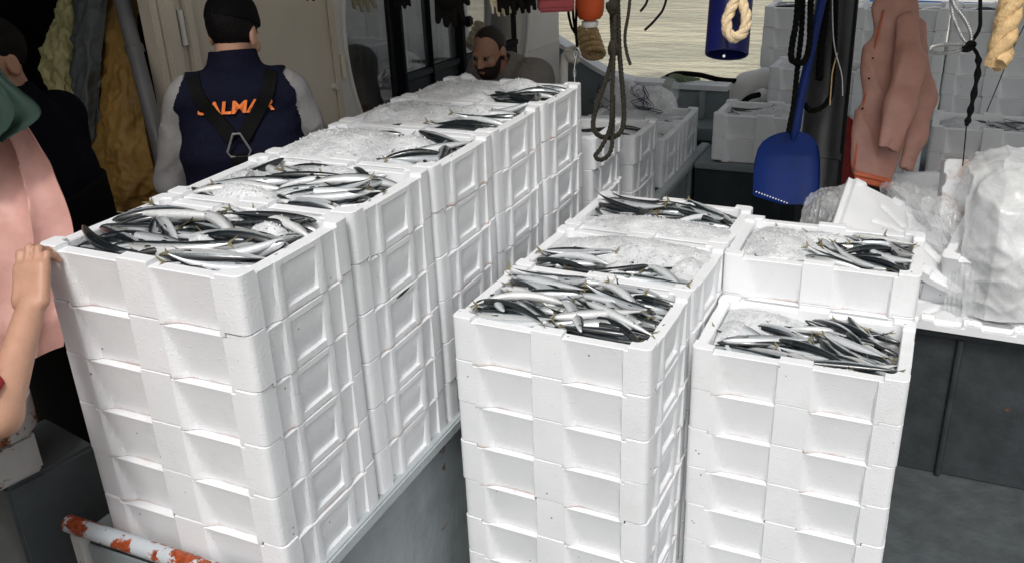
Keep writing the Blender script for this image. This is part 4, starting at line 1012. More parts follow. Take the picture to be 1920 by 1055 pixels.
# round badge on the sleeve: disc with a small darker mark
bc = np.array(J['sL']) * .52 + np.array(J['eL']) * .48
zs = np.linspace(-.5, 0, 200); dd = shirt(np.stack([bc[0] + zs, np.full(200, bc[1]), np.full(200, bc[2])], 1)); xb = bc[0] + zs[np.argmax(dd < 0)]
m = MB(); m.tube([(xb - .006, bc[1], bc[2]), (xb + .008, bc[1], bc[2])], .016, 20); bdg = m.build('badge', 'badge_grey', pm)
m = MB(); m.box((xb - .0075, bc[1] - .009, bc[2] - .002), (xb - .004, bc[1] + .009, bc[2] + .002)); m.box((xb - .0076, bc[1] - .002, bc[2] - .009), (xb - .0041, bc[1] + .002, bc[2] + .009)); m.build('badge_mark', 'navy', bdg)

# ---- person off the left edge whose hand steadies the nearest stack
def w2(o):                                                                 # world -> person space
    Mi = Matrix.Rotation(-o.rotation_euler.z, 3, 'Z'); return lambda v: np.array(Mi @ (Vector(v) - Vector(o.location)))
fx = at(-330, 640, 1.75)
pm = empty('person', (fx[0], fx[1], .17), R(-20), 'person in red short sleeves whose hand holds the nearest left stack', 'person'); tl = w2(pm)
wr, elb, sho = tl(at(58, 576, 2.02)), tl(at(-2, 778, 1.88)), tl(at(-230, 600, 1.80))
J = dict(pel=(0, 0, .95), chest=(0, .0, 1.2), sR=tuple(sho), sL=tuple(sho * [-1, 1, 1]), neck=(0, 0, sho[2] + .07), head=(0, .05, sho[2] + .22), eL=(-.30, -.10, sho[2] - .28), eR=tuple(elb),
         wL=(-.32, -.06, sho[2] - .52), wR=tuple(wr), hL=(-.1, 0, .9), hR=(.1, 0, .9), kL=(-.11, .03, .5), kR=(.11, .03, .5), aL=(-.11, 0, .08), aR=(.11, 0, .08))
f_ = tl(at(60, 470, 2.05)) - wr; n_ = tl(CAMP + _fw * 3 + _R * .5) - tl(CAMP); f_, n_ = rfrm(f_, n_); s_ax = np.cross(n_, f_)
if s_ax @ (tl(CAMP - _R) - tl(CAMP)) < 0: s_ax = -s_ax
f2, n2 = rfrm(np.array(J['wL']) - np.array(J['eL']), (1, 0, -.2))
pA = Person(J, axes(0, -.2), [hand_prims(wr, f_, n_, s_ax, (.12, 1.35, .6), .03, (.30, .75, .75), 1.06), hand_prims(np.array(J['wL']), f2, n2, -np.cross(f2, n2), (.5, .5, .35))])
def armfull(P): return pA.skin(P)
lo, hi = pA.bounds(); body('body', armfull, lo, hi, .0045, 'skin', pm); eyes(pm, pA)
body('tshirt', lambda P: np.maximum(su([pA.torso(P, .016), np.maximum(rc(P, pA.J['sR'], pA.J['eR'], .080, .060), ((P - pA.J['eR']) @ (pA.J['eR'] - pA.J['sR']) / np.linalg.norm(pA.J['eR'] - pA.J['sR'])) + .035), rc(P, pA.J['sL'], pA.J['eL'], .08, .066)], .03) + .004 * wob(P, 34, 5), .85 - P[:, 2]), lo, hi, .007, 'red_cotton', pm)
body('trousers', lambda P: np.maximum(np.minimum(pA.legs(P, .03), np.maximum(pA.torso(P, .025), P[:, 2] - .98)), .1 - P[:, 2]), lo, hi, .011, 'navy_black', pm)
hcA, hMA = pA.J['head'], pA.M
body('hair', lambda P: np.maximum(el((P - hcA) @ hMA, (0, -.018, .036), (.082, .104, .094)), np.maximum(((P - hcA) @ hMA)[:, 1] - .05, -((P - hcA) @ hMA)[:, 2] - .03)), hcA - .17, hcA + .17, .006, 'hair', pm)

# ================================================================== CLOTH, ROPES, TOOLS
def sheet(name, rows, m, parent=None, nu=40, nv=50, fold=.02, ff=26, th=.004, seed=0, lump=.004, lf=30, vert=True):
    """cloth laid through rows of (px, py, depth) points from top to bottom, folded and given thickness"""
    G = []
    for r_ in rows:
        C = np.array(spline([at(*q) for q in r_], 12)); G.append(np.stack([np.interp(np.linspace(0, 1, nu), np.linspace(0, 1, len(C)), C[:, i]) for i in range(3)], 1))
    G = np.array(G); H = []
    for u in range(nu):
        C = np.array(spline(list(G[:, u]), 12)); H.append(np.stack([np.interp(np.linspace(0, 1, nv), np.linspace(0, 1, len(C)), C[:, i]) for i in range(3)], 1))
    H = np.array(H).transpose(1, 0, 2)
    du = np.gradient(H, axis=1); dv = np.gradient(H, axis=0); nn = np.cross(du, dv); nn /= np.linalg.norm(nn, axis=2)[..., None] + 1e-9
    U = np.broadcast_to(np.linspace(0, 1, nu)[None], (nv, nu)); Vv = np.broadcast_to(np.linspace(0, 1, nv)[:, None], (nv, nu))
    amp = fold * (.35 + .65 * Vv) if vert else fold
    rg = np.random.RandomState(seed); sn_ = np.sin(U * ff + 1.2 * np.sin(Vv * 4 + seed) + rg.rand() * 6); dsp = amp * (np.abs(sn_) ** .65 - .5) * (.6 + .4 * np.sin(U * ff * .37 + seed + 2.2 * Vv)) + lump * wob(H.reshape(-1, 3), lf, seed).reshape(nv, nu) + lump * .8 * (np.abs(wob(H.reshape(-1, 3), lf * 1.4, seed + 5, 2)).reshape(nv, nu) ** .6 - .4)
    A = H + nn * dsp[..., None]; Bk = A + nn * th; c0 = A.reshape(-1, 3).mean(0)
    vs = np.concatenate([A.reshape(-1, 3), Bk.reshape(-1, 3)]) - c0; k = nv * nu; fs = []
    for i in range(nv - 1):
        for j in range(nu - 1):
            q = (i * nu + j, i * nu + j + 1, (i + 1) * nu + j + 1, (i + 1) * nu + j); fs += [q[::-1], tuple(x + k for x in q)]
    for i in range(nv - 1):
        for j in (0, nu - 1): q = (i * nu + j, (i + 1) * nu + j, (i + 1) * nu + j + k, i * nu + j + k); fs.append(q if j == 0 else q[::-1])
    for j in range(nu - 1):
        for i in (0, nv - 1): q = (i * nu + j, i * nu + j + 1, i * nu + j + 1 + k, i * nu + j + k); fs.append(q[::-1] if i == 0 else q)
    o = MB(); o.add(vs, fs); return o.build(name, m, parent, 60, loc=tuple(c0))

tag(sheet('oilskin_apron', [[(-200, -60, 2.42), (-130, -70, 2.38), (-80, -60, 2.36)], [(-170, 100, 2.42), (-80, 110, 2.36), (-22, 112, 2.34)], [(-150, 300, 2.42), (-20, 300, 2.34), (78, 285, 2.32)],
                           [(-170, 460, 2.42), (0, 470, 2.32), (138, 445, 2.36)], [(-180, 660, 2.42), (-10, 690, 2.34), (118, 650, 2.38)]], 'pink_oilskin', fold=.050, ff=9.5, seed=5, lump=.024, lf=13, nu=70, nv=60),
    'pink oilskin apron hanging in folds at the left edge', 'oilskin')
tag(sheet('oilskin_jacket', [[(-160, -40, 2.24), (-90, -40, 2.22), (-40, -30, 2.22)], [(-160, 120, 2.24), (-60, 110, 2.2), (-8, 120, 2.19)], [(-150, 230, 2.22), (-40, 210, 2.17), (77, 208, 2.20)],
                            [(-150, 330, 2.22), (-60, 300, 2.19), (12, 262, 2.20)]], 'green_oilskin', fold=.022, ff=14, seed=2, nv=40, nu=44, lump=.006, lf=14), 'dark green oilskin hem hanging over the pink apron', 'oilskin')

# ---- foam-lined hatch door, grey pipe in the doorway
fd = empty('foam_lining', tuple(at(200, 390, 3.62)), 0, 'amber spray foam lining with a grey painted strip beside the doorway', 'insulation')
def foam(rows, m, name, parent, amp, f, seed, th=.06):
    o = sheet(name, rows, m, None, 70, 110, 0, 1, th, seed, amp, f, False); o.location = Vector(o.location) - Vector(parent.location); o.parent = parent; return o
foam([[(185, -40, 3.6), (215, -45, 3.58), (240, -40, 3.55)], [(172, 120, 3.6), (215, 120, 3.5), (252, 120, 3.52)], [(160, 260, 3.6), (215, 260, 3.48), (275, 260, 3.5)], [(155, 330, 3.6), (225, 345, 3.48), (290, 330, 3.5)], [(180, 395, 3.64), (235, 400, 3.55), (296, 392, 3.55)]], 'foam_yellow', 'foam', fd, .022, 34, 3)
foam([[(135, -40, 3.58), (165, -45, 3.5), (205, -40, 3.52)], [(136, 120, 3.58), (160, 120, 3.48), (190, 120, 3.52)], [(138, 220, 3.58), (158, 220, 3.5), (178, 220, 3.54)], [(150, 290, 3.62), (160, 290, 3.55), (170, 290, 3.58)]], 'foam_grey', 'painted_strip', fd, .018, 30, 6)
fe = empty('foam_edge', tuple(at(110, 130, 3.9)), 0, 'pale yellow lumpy foam edge beside the man in dark polo', 'insulation')
foam([[(128, -40, 3.9), (138, -45, 3.86), (148, -40, 3.9)], [(100, 30, 3.9), (122, 30, 3.84), (146, 30, 3.88)], [(75, 100, 3.9), (110, 105, 3.82), (144, 110, 3.88)], [(90, 180, 3.92), (118, 190, 3.86), (142, 200, 3.9)]], 'foam_pale', 'foam', fe, .020, 46, 9)
pp = empty('drain_pipe', tuple(at(300, 330, 3.35)), 0, 'leaning grey pipe between the foam lining and the door frame', 'pipe')
m = MB(); m.tube([local(pp, at(*q)) for q in ((205, -60, 3.38), (228, 0, 3.37), (262, 130, 3.36), (296, 265, 3.35), (318, 360, 3.35))], .029, 16); m.build('tube', 'pipe_grey', pp)
m = MB(); c = at(250, 85, 3.365); m.tube([local(pp, c), local(pp, c + V3(.006, .0, -.03))], .034, 16); m.build('joint', 'pipe_grey', pp)

# ---- winch drum at the bottom left
wd = at(-22, 775, 2.42); wn = empty('winch', (wd[0], wd[1], .16), R(-12), 'rusty off-white winch drum on a block at the bottom left', 'winch')
zt_ = wd[2] - .16
m = MB()
def lathe(mb, prof, n=40, c=(0, 0, 0)):
    vs = [(c[0] + r * math.cos(2 * math.pi * k / n), c[1] + r * math.sin(2 * math.pi * k / n), c[2] + z) for r, z in prof for k in range(n)]
    mb.add(vs, [(i * n + k, i * n + (k + 1) % n, (i + 1) * n + (k + 1) % n, (i + 1) * n + k) for i in range(len(prof) - 1) for k in range(n)] + [tuple(range(n))[::-1], tuple(range((len(prof) - 1) * n, len(prof) * n))])
lathe(m, [(.09, zt_ - .06), (.105, zt_ - .055), (.11, zt_ - .045), (.11, zt_ + .04), (.10, zt_ + .05), (.07, zt_ + .055), (.065, zt_ + .16), (.085, zt_ + .18), (.09, zt_ + .20), (.05, zt_ + .21)]); m.build('drum', 'rusty_white', wn)
m = MB(); m.box((-.07, -.07, zt_ - .19), (.08, .07, zt_ - .062), bev=.012); m.build('block', 'rusty_white', wn)
m = MB(); m.box((-.20, -.04, .003), (.075, .22, zt_ - .192), bev=.01); m.build('pedestal', 'pedestal_paint', wn)
tag(body('plastic_bag', lambda P: el(P, (0, 0, 0), (.10, .10, .09)) + .022 * wob(P, 36, 3), (-.15, -.15, -.15), (.15, .15, .15), .008, 'milky_film', loc=(*(at(0, 1035, 2.2)[:2]), .25)), 'crumpled white plastic bag on the wet deck at bottom left', 'bag')

# ---- hanging gloves, crate and buoy under the roof edge
def hang(name, label, cat, px, py, d, prims, m, k=.02, wr_=.004, wf=40, line=True, h=.006, lmat='rope_black', group=None):
    """a thing hung from the roof: prims are (x, z, r) chains in metres relative to the anchor pixel (right, up)"""
    c = at(px, py, d); e = empty(name, tuple(c), YAW * -1, label, cat, group)
    def fn(P):
        ds = [rc(P * [1, 1.6, 1], (a[0], a[3] if len(a) > 3 else 0, a[1]), (b[0], b[3] if len(b) > 3 else 0, b[1]), a[2], b[2]) for ch in prims for a, b in zip(ch, ch[1:])]
        return su(ds, k) + wr_ * wob(P, wf, int(px))
    A = np.array([(q[0], q[1]) for ch in prims for q in ch]); r_ = .12
    body('glove' if 'glove' in name else name.split('_')[-1], fn, (A[:, 0].min() - r_, -.12, A[:, 1].min() - r_), (A[:, 0].max() + r_, .12, A[:, 1].max() + r_), h, m, e)
    if line:
        top = A[A[:, 1].argmax()]; mm = MB(); mm.tube([(top[0], 0, top[1]), (top[0], 0, 2.98 - c[2])], .003, 6); mm.build('line', lmat, e)
    return e
def glove(px, py, d, label, m, sc=1., lean=.0, name='work_glove', n=4):
    pr_ = [[(0, .17 * sc, .035 * sc), (lean * .3, .08 * sc, .040 * sc), (lean * .5, .02 * sc, .042 * sc)]]
    for i in range(n): x = (i - (n - 1) / 2) * .022 * sc; pr_.append([(lean * .5 + x, .0, .012 * sc), (lean + x * 1.25, -.075 * sc + .012 * abs(i - 1.5) * sc, .010 * sc)])
    pr_.append([(.03 * sc + lean * .4, .05 * sc, .014 * sc), (.062 * sc + lean * .6, -.005 * sc, .011 * sc)])
    return hang(name, label, 'glove', px, py, d, pr_, m, .010, .003)
glove(575, -28, 3.3, 'dark grey work glove hanging above the man in the navy vest', 'olive_dark', .8) if 'olive_dark' in MATS else glove(578, -30, 3.3, 'dark work glove hanging above the man in the navy vest', 'dark_glove', .8)
glove(672, -14, 3.6, 'olive work glove hanging at the left of the round window', 'olive_cloth', 1.0, .02)
glove(752, -10, 3.6, 'small black glove hanging before the round window', 'dark_glove', .75)
glove(838, 5, 3.6, 'large black glove hanging in the middle of the round window', 'dark_glove', 1.25, .01)
glove(930, 0, 3.6, 'cream work glove hanging beside two black gloves', 'cream_cloth', .85, .02)
glove(952, -12, 3.55, 'black glove hanging in front of the cream glove', 'dark_glove', 1.1, .01)
glove(985, -8, 3.6, 'narrow black glove hanging next to the red crate', 'dark_glove', .9)
ct = empty('hanging_crate', tuple(at(1040, 0, 3.7)), .44, 'faded red plastic crate hanging at the top beside the orange buoy', 'crate')
m = MB(); m.box((-.07, -.08, -.04), (.075, .08, .12), bev=.008); m.build('shell', 'red_crate', ct)
for zz in (-.02, .01, .04):
    m = MB(); m.box((-.066, -.087, zz), (.071, -.0795, zz + .008), bev=.002); m.build('rib', 'red_crate', ct)
m = MB(); m.tube([(0, 0, .12), (0, 0, 2.98 - ct.location.z)], .005, 6); m.build('line', 'rope_black', ct)
by_ = empty('buoy', tuple(at(1106, 5, 3.9)), 0, 'orange buoy hanging by the bulwark at the top', 'buoy')
m = MB(); lathe(m, [(.02, -.075), (.045, -.068), (.058, -.05), (.062, -.02), (.064, .05), (.055, .10), (.03, .13), (.02, .15)], 32); m.build('float', 'orange_buoy', by_)
m = MB(); lathe(m, [(.018, -.105), (.035, -.10), (.037, -.08), (.02, -.072)], 24); m.build('white_cup', 'fender_white', by_)
m = MB(); m.tube([(0, 0, .15), (0, 0, 2.98 - by_.location.z)], .005, 6); m.build('line', 'rope_black', by_)

def rope(name, label, pts, r, m, turns=14, strands=3, cat='rope', group=None, origin=None):
    W = [at(*q) for q in pts]; o0 = W[-1] if origin is None else origin
    mb = rope_mb([q - o0 for q in W], r, strands, turns); o = mb.build(name, m, None, 60, loc=tuple(o0)); return tag(o, label, cat, group)
def line(name, label, pts, r, m, cat='line', parent=None):
    W = spline([at(*q) for q in pts], 8); o0 = np.array(parent.location) if parent is not None else W[-1]; mb = MB(); mb.tube([q - o0 for q in W], r, 8)
    o = mb.build(name, m, parent, 60); 
    if parent is None: o.location = tuple(o0); tag(o, label, cat)
    return o
rope('hanging_rope', 'olive rope hanging in a long loop with a knot before the water', [(1143, -140, 2.7), (1147, 20, 2.68), (1149, 92, 2.66), (1140, 140, 2.66), (1122, 190, 2.65), (1112, 232, 2.65), (1122, 254, 2.65), (1148, 258, 2.65), (1166, 244, 2.65), (1170, 205, 2.66), (1164, 130, 2.67), (1160, 60, 2.68), (1156, -140, 2.7)], .0075, 'rope_olive', 26)
rope('hanging_rope', 'olive rope with the lowest loop hanging before the water', [(1152, -140, 2.66), (1153, 60, 2.64), (1151, 100, 2.62), (1148, 170, 2.62), (1145, 235, 2.62), (1128, 276, 2.62), (1116, 293, 2.62), (1128, 300, 2.62), (1145, 284, 2.62), (1149, 245, 2.63), (1150, 180, 2.64)], .0065, 'rope_olive', 26)
for (x, y, q) in ((1148, 14, 'upper'), (1150, 92, 'lower')):
    c = at(x, y, 2.64); tag(body('rope_knot', lambda P: el(P, (0, 0, 0), (.018, .016, .024)) + .006 * wob(P, 190, int(y)), (-.04,) * 3, (.04,) * 3, .003, 'rope_olive', loc=tuple(c)), '%s knot in the olive hanging ropes before the water' % q, 'knot')
rope('frayed_rope', 'thin frayed rope end right of the olive loops', [(1184, -140, 2.7), (1181, 0, 2.68), (1172, 66, 2.67), (1175, 98, 2.67), (1182, 122, 2.67)], .005, 'rope_olive', 30)
line('twig', 'short dark line end slanting at the top over the water', [(1222, -60, 2.8), (1214, 0, 2.8), (1201, 22, 2.8)], .004, 'rope_black')
line('twig', 'long dark line end slanting over the water left of the blue tube', [(1262, -70, 2.8), (1247, 8, 2.8), (1230, 36, 2.8), (1209, 57, 2.8)], .004, 'rope_black')
# hook and its double line beside the buoy
hk = empty('hook_line', tuple(at(1080, 150, 3.9)), 0, 'double black line with a steel snap hook left of the olive rope', 'hook')
for pts in ([(1062, -140, 3.9), (1064, 0, 3.9), (1070, 45, 3.9), (1078, 62, 3.9)], [(1082, -140, 3.9), (1081, 0, 3.9), (1080, 60, 3.9), (1083, 95, 3.9)], [(1076, -140, 3.92), (1074, 10, 3.92), (1079, 62, 3.9)]): line('line', None, pts, .006, 'rope_black', parent=hk)
c = local(hk, at(1081, 99, 3.9)); m = MB(); m.tube([c + V3(.014 * math.cos(t), 0, -.002 + .022 * math.sin(t)) for t in np.linspace(0, 6.28, 17)], .004, 6); m.build('snap_hook', 'steel_wire', hk)
line('wire', None, [(1081, 104, 3.9), (1077, 128, 3.9), (1078, 165, 3.9)], .003, 'steel_wire', parent=hk)
m = MB(); c = local(hk, at(1077, 131, 3.9)); m.tube([c, c + V3(0, 0, -.03)], .008, 8); m.build('turnbuckle', 'steel_wire', hk)
# white pipe end wrapped in rope
vp = empty('vent_pipe', tuple(at(1058, 200, 4.6)), 0, 'white bent pipe with rope wound on its end beside the bulwark', 'pipe')
m = MB(); m.tube([local(vp, at(*q)) for q in ((1057, 300, 4.6), (1057, 130, 4.6), (1059, 105, 4.6), (1066, 96, 4.6), (1074, 98, 4.6))], .021, 14); m.build('tube', 'white_paint', vp)
c = at(1072, 104, 4.57); mb = MB()
for i in range(4): rope_mb([local(vp, c + V3(math.cos(t) * (.030 - .003 * i), math.sin(t) * .030, .012 * math.sin(t + i))) + V3(.004 * i, 0, .022 - .016 * i) for t in np.linspace(0, 6.3, 9)], .009, 3, 30, 6, mb)
mb.build('rope_wrap', 'rope_white', vp, 60)
# rope coil on the sweep of the bulwark
mb = MB(); c0 = at(1100, 75, 6.1)
for i in range(5): rope_mb([_R * (.07 * math.cos(t) + .012 * i) + _U * (.022 * math.sin(t) - .035 * i + .05) - _fw * (.05 * math.sin(t)) for t in np.linspace(0, 6.3, 9)], .018, 3, 14, 6, mb)
tag(mb.build('rope_coil', 'rope_manila', None, 60, loc=tuple(c0)), 'tan and green rope coil on the bulwark beneath the orange buoy', 'rope')
rope('mooring_rope', 'green mooring rope over the low bulwark, knotted beside the white bundle', [(1310, 154, 6.25), (1285, 150, 6.2), (1262, 146, 6.15), (1252, 158, 6.0), (1248, 178, 5.95), (1255, 192, 5.95), (1248, 210, 5.95), (1252, 228, 5.95)], .026, 'rope_green', 9)
rope('mooring_rope', 'hanging tail of green mooring rope against the low bulwark', [(1258, 168, 5.93), (1248, 188, 5.92), (1257, 200, 5.92), (1262, 214, 5.92), (1254, 232, 5.92)], .022, 'rope_green', 9)
line('hose', 'black hose lying along the top of the low bulwark', [(1240, 150, 6.35), (1268, 139, 6.3), (1310, 141, 6.25), (1350, 150, 6.2), (1392, 153, 6.15)], .018, 'rope_black', 'hose')
line('hose', 'short black hose against the white fender', [(1384, 202, 5.9), (1396, 190, 5.88), (1408, 182, 5.88), (1424, 178, 5.9)], .018, 'rope_black', 'hose')
# white fender and bundles
fc = at(1398, 168, 6.2); tag(body('fender', lambda P: smin(rc(P, (-.07, 0, -.10), (.0, 0, .04), .085, .075), rc(P, (0, 0, .03), (.12, .03, .06), .07, .09), .05) + .006 * wob(P, 14, 1), (-.25, -.2, -.28), (.3, .2, .25), .014, 'fender_white', loc=tuple(fc)), 'plump white fender at the end of the low bulwark', 'fender')
fc = at(1412, 196, 6.1); tag(body('fender', lambda P: rc(P, (-.05, 0, -.06), (.06, 0, .05), .07, .06) + .006 * wob(P, 14, 2), (-.2, -.16, -.2), (.2, .16, .2), .014, 'fender_white', loc=tuple(fc)), 'smaller white fender below the plump one beside the far boxes', 'fender')
nb_ = empty('net_bundle', tuple(at(1192, 222, 5.85)), 0, 'white bundle of netting and plastic film before the bulwark', 'bundle')
body('bundle', lambda P: smin(el(P, (-.08, 0, .08), (.20, .14, .16)), el(P, (.12, -.03, .08), (.16, .13, .14)), .08) + .03 * wob(P, 26, 4), (-.42, -.3, -.05), (.42, .3, .4), .012, 'bag_white', nb_)
body('film', lambda P: smin(el(P, (.10, .02, .16), (.17, .13, .12)), el(P, (.2, -.05, .06), (.11, .1, .1)), .06) + .035 * wob(P, 30, 7), (-.3, -.3, -.1), (.45, .3, .45), .012, 'clear_film', nb_)
mb = MB()
for i in range(12):
    t0 = random.uniform(-.25, .1); q = [V3(t0 + random.uniform(-.05, .05) * k, -.17 - .02 * random.random() + .02 * abs(k - 2), .24 - k * .055 + random.uniform(-.02, .02)) for k in range(5)]; mb.tube(spline(q, 5), .0022, 5)
mb.build('twine', 'net_navy', nb_)

# ---- dark post with shovels, tube, lines
po = empty('mast_post', (*at(1560, 300, 4.25)[:2], 0), 0, 'dark grey steel post between the blue shovel and the salmon jacket', 'post')
pb0 = at(1534, 330, 4.25); pt0 = at(1566, 0, 4.25)
m = MB(); dirp = (pt0 - pb0) / (pt0[2] - pb0[2]); L0_ = local(po, pb0)
m.tube([L0_ + dirp * (z - pb0[2]) for z in (0.01, .5, 1.0, 1.5, 2.0, 2.97)], .092, 28); m.build('shaft', 'post_paint', po)
m = MB(); m.tube([L0_ + dirp * (z - pb0[2]) + _R * .082 - _fw * .04 for z in (.8, 1.2, 1.7, 2.2, 2.6)], .014, 10); m.build('conduit', 'black_paint', po)
m = MB(); c = L0_ + dirp * (1.02 - pb0[2]); m.tube([c, c + dirp * .03], .098, 28); m.build('collar', 'post_paint', po)
# blue shovel
sh = empty('shovel', tuple(at(1475, 385, 4.0)), 0, 'blue plastic shovel hanging blade down beside the dark post', 'shovel')
def blade(parent, outline, d, m, dish, th=.008, nm='blade'):
    """dished blade through left/right outline rows"""
    rows = [[(a, y, d), ((a + b) / 2, y, d), (b, y, d)] for y, a, b in outline]; n_u, n_v = 24, len(rows) * 4; G = []
    ys = np.array([r_[0] for r_ in outline], float); aa = np.array([r_[1] for r_ in outline], float); bb = np.array([r_[2] for r_ in outline], float)
    yy = np.linspace(ys[0], ys[-1], n_v); vs = []
    for y in yy:
        a, b = np.interp(y, ys, aa), np.interp(y, ys, bb); hv = (y - ys[0]) / (ys[-1] - ys[0])
        for j in range(n_u):
            u = j / (n_u - 1); q = at(a + (b - a) * u, y, d + dish * (1 - (2 * u - 1) ** 4) * min(1, hv * 3) - .01 * hv); vs.append(local(parent, q))
    k = len(vs); vs += [v + _fw * th for v in vs]; fs = []
    for i in range(n_v - 1):
        for j in range(n_u - 1): q = (i * n_u + j, i * n_u + j + 1, (i + 1) * n_u + j + 1, (i + 1) * n_u + j); fs += [q[::-1], tuple(x + k for x in q)]
    for i in range(n_v - 1):
        for j in (0, n_u - 1): q = (i * n_u + j, (i + 1) * n_u + j, (i + 1) * n_u + j + k, i * n_u + j + k); fs.append(q if j == 0 else q[::-1])
    for j in range(n_u - 1):
        for i in (0, n_v - 1): q = (i * n_u + j, i * n_u + j + 1, i * n_u + j + 1 + k, i * n_u + j + k); fs.append(q[::-1] if i == 0 else q)
    mb = MB(); mb.add(vs, fs); return mb.build(nm, m, parent, 50)
bl = blade(sh, [(247, 1476, 1500), (250, 1460, 1512), (256, 1444, 1522), (266, 1430, 1530), (280, 1421, 1535), (300, 1416, 1538), (330, 1413, 1538), (362, 1412, 1536), (368, 1413, 1535), (384, 1468, 1520)], 4.0, 'blue_plastic', .035)
m = MB(); m.tube([local(sh, at(*q)) for q in ((1487, 262, 4.01), (1490, 240, 3.995), (1497, 205, 3.99), (1515, 120, 3.99), (1530, 50, 3.99), (1543, -10, 3.99), (1560, -90, 3.99))], [.012, .026, .022, .0195, .019, .021, .019], 14); m.build('handle', 'blue_plastic', sh)
for i in range(12):
    m = MB(); c = local(sh, at(1418 + i * 5.2, 360 + i * 1.9, 3.994)); m.tube([c, c - _fw * .003], .0035, 6); m.build('rivet', 'fender_white', sh)
# red shovel behind the post
s2 = empty('shovel', tuple(at(1585, 360, 4.42)), 0, 'red plastic shovel half hidden behind the dark post', 'shovel')
blade(s2, [(218, 1574, 1590), (224, 1566, 1598), (236, 1558, 1606), (255, 1554, 1611), (300, 1552, 1612), (372, 1554, 1608)], 4.42, 'red_plastic', .03)
m = MB(); m.tube([local(s2, at(*q)) for q in ((1578, 230, 4.42), (1582, 150, 4.42), (1588, 40, 4.42), (1594, -80, 4.42))], .018, 12); m.build('handle', 'red_plastic', s2)
# blue tube with the cream rope eye
tb = empty('blue_tube', tuple(at(1352, 108, 3.3)), 0, 'navy blue plastic tube hanging over the water', 'tube')
m = MB(); a, b = local(tb, at(1362, 104, 3.3)), local(tb, at(1384, -160, 3.3)); nn_ = 30
ax_ = (b - a) / np.linalg.norm(b - a); 
m.tube([a, a + ax_ * .004, b], [.074, .078, .078], nn_, cap=False); m.tube([b, a + ax_ * .004, a], [.071, .071, .074], nn_, cap=False); m.build('shell', 'navy_plastic', tb)
m = MB(); c = local(tb, at(1357, 106, 3.3 - .078)); m.tube([c - _fw * .001, c - _fw * .005], .005, 10); m.build('rivet', 'fender_white', tb)
rope('rope_eye', 'cream rope eye hanging in front of the blue tube', [(1383, -120, 3.18), (1383, -20, 3.16), (1372, 14, 3.15), (1362, 42, 3.15), (1367, 66, 3.15), (1382, 71, 3.15), (1396, 56, 3.15), (1399, 28, 3.15), (1390, 2, 3.16), (1384, -16, 3.17), (1384, -120, 3.19)], .019, 'rope_cream', 9)
# black lines by the post
rope('black_rope', 'black doubled rope hanging left of the blue shovel handle', [(1500, -130, 3.9), (1495, 20, 3.9), (1486, 80, 3.9), (1484, 110, 3.9), (1496, 119, 3.9), (1510, 112, 3.9), (1518, 80, 3.9), (1520, 20, 3.9), (1524, -130, 3.9)], .014, 'rope_black', 14)
rope('black_rope', 'long black rope reaching down to the blue shovel blade', [(1508, -130, 3.93), (1504, 40, 3.93), (1496, 120, 3.93), (1489, 190, 3.93), (1479, 248, 3.93)], .012, 'rope_black', 14)
rope('black_rope', 'thick black rope hanging against the dark post', [(1552, -130, 4.08), (1548, 20, 4.07), (1540, 90, 4.06), (1536, 150, 4.06)], .018, 'rope_black', 12)
rope('black_rope', 'black rope bight sagging round the dark post', [(1508, 196, 4.06), (1520, 208, 4.05), (1538, 204, 4.05), (1552, 190, 4.06), (1560, 165, 4.08), (1566, 60, 4.1), (1570, -130, 4.12)], .012, 'rope_black', 14)
line('grey_line', 'thin grey line swaying before the dark post', [(1560, -130, 4.0), (1561, 30, 4.0), (1565, 90, 4.0), (1578, 140, 4.0), (1580, 180, 4.0)], .003, 'steel_wire')
line('grey_line', 'short thin line hanging in front of the post', [(1570, 100, 4.02), (1561, 135, 4.02), (1558, 170, 4.02), (1556, 198, 4.02)], .003, 'rope_manila')

# ---- salmon jacket
jk = empty('oilskin_jacket', tuple(at(1660, 340, 4.0)), 0, 'salmon oilskin jacket hanging right of the dark post', 'jacket')
def jp(x, y, dd=0): return local(jk, at(x, y, 4.0 + dd))
_q = lambda P: P
def flat(P, a, b, ra, rb_, k=3.2):
    """rounded cone squeezed along the view axis"""
    m0 = (np.asarray(a) + np.asarray(b)) / 2; dp = (P - m0) @ _fw; return rc(P + np.outer(dp * (k - 1), _fw), a, b, ra, rb_) / k * 1.4
def jacket_body(P):
    d = su([flat(P, jp(1688, -60), jp(1680, 20), .09, .085), flat(P, jp(1680, 20), jp(1668, 130), .085, .105), flat(P, jp(1662, 120), jp(1640, 300), .10, .088), flat(P, jp(1700, 60), jp(1722, 190, .05), .055, .05), flat(P, jp(1625, 250), jp(1618, 330), .06, .05), flat(P, jp(1655, 250), jp(1650, 335), .06, .055)], .04)
    u = (P - jp(1660, 200)) @ _R; v = (P - jp(1660, 200)) @ _U
    hem = (P - jp(1600, 326)) @ _U - .22 * (-(P - jp(1600, 326)) @ _R)
    return np.maximum(d + .009 * (np.abs(np.sin(u * 22 + 4 * v + 1.1 * np.sin(v * 7))) ** .6 - .5) + .006 * (np.abs(wob(P * [1, 1, .35], 20, 4, 2)) ** .6 - .4), -((P - jp(1632, 334)) @ _U + .20 * ((P - jp(1632, 334)) @ _R)))
lo_, hi_ = np.array([-.42, -.3, -.15]), np.array([.42, .35, 1.15])
body('jacket_body', jacket_body, lo_, hi_, .008, 'salmon_oilskin', jk)
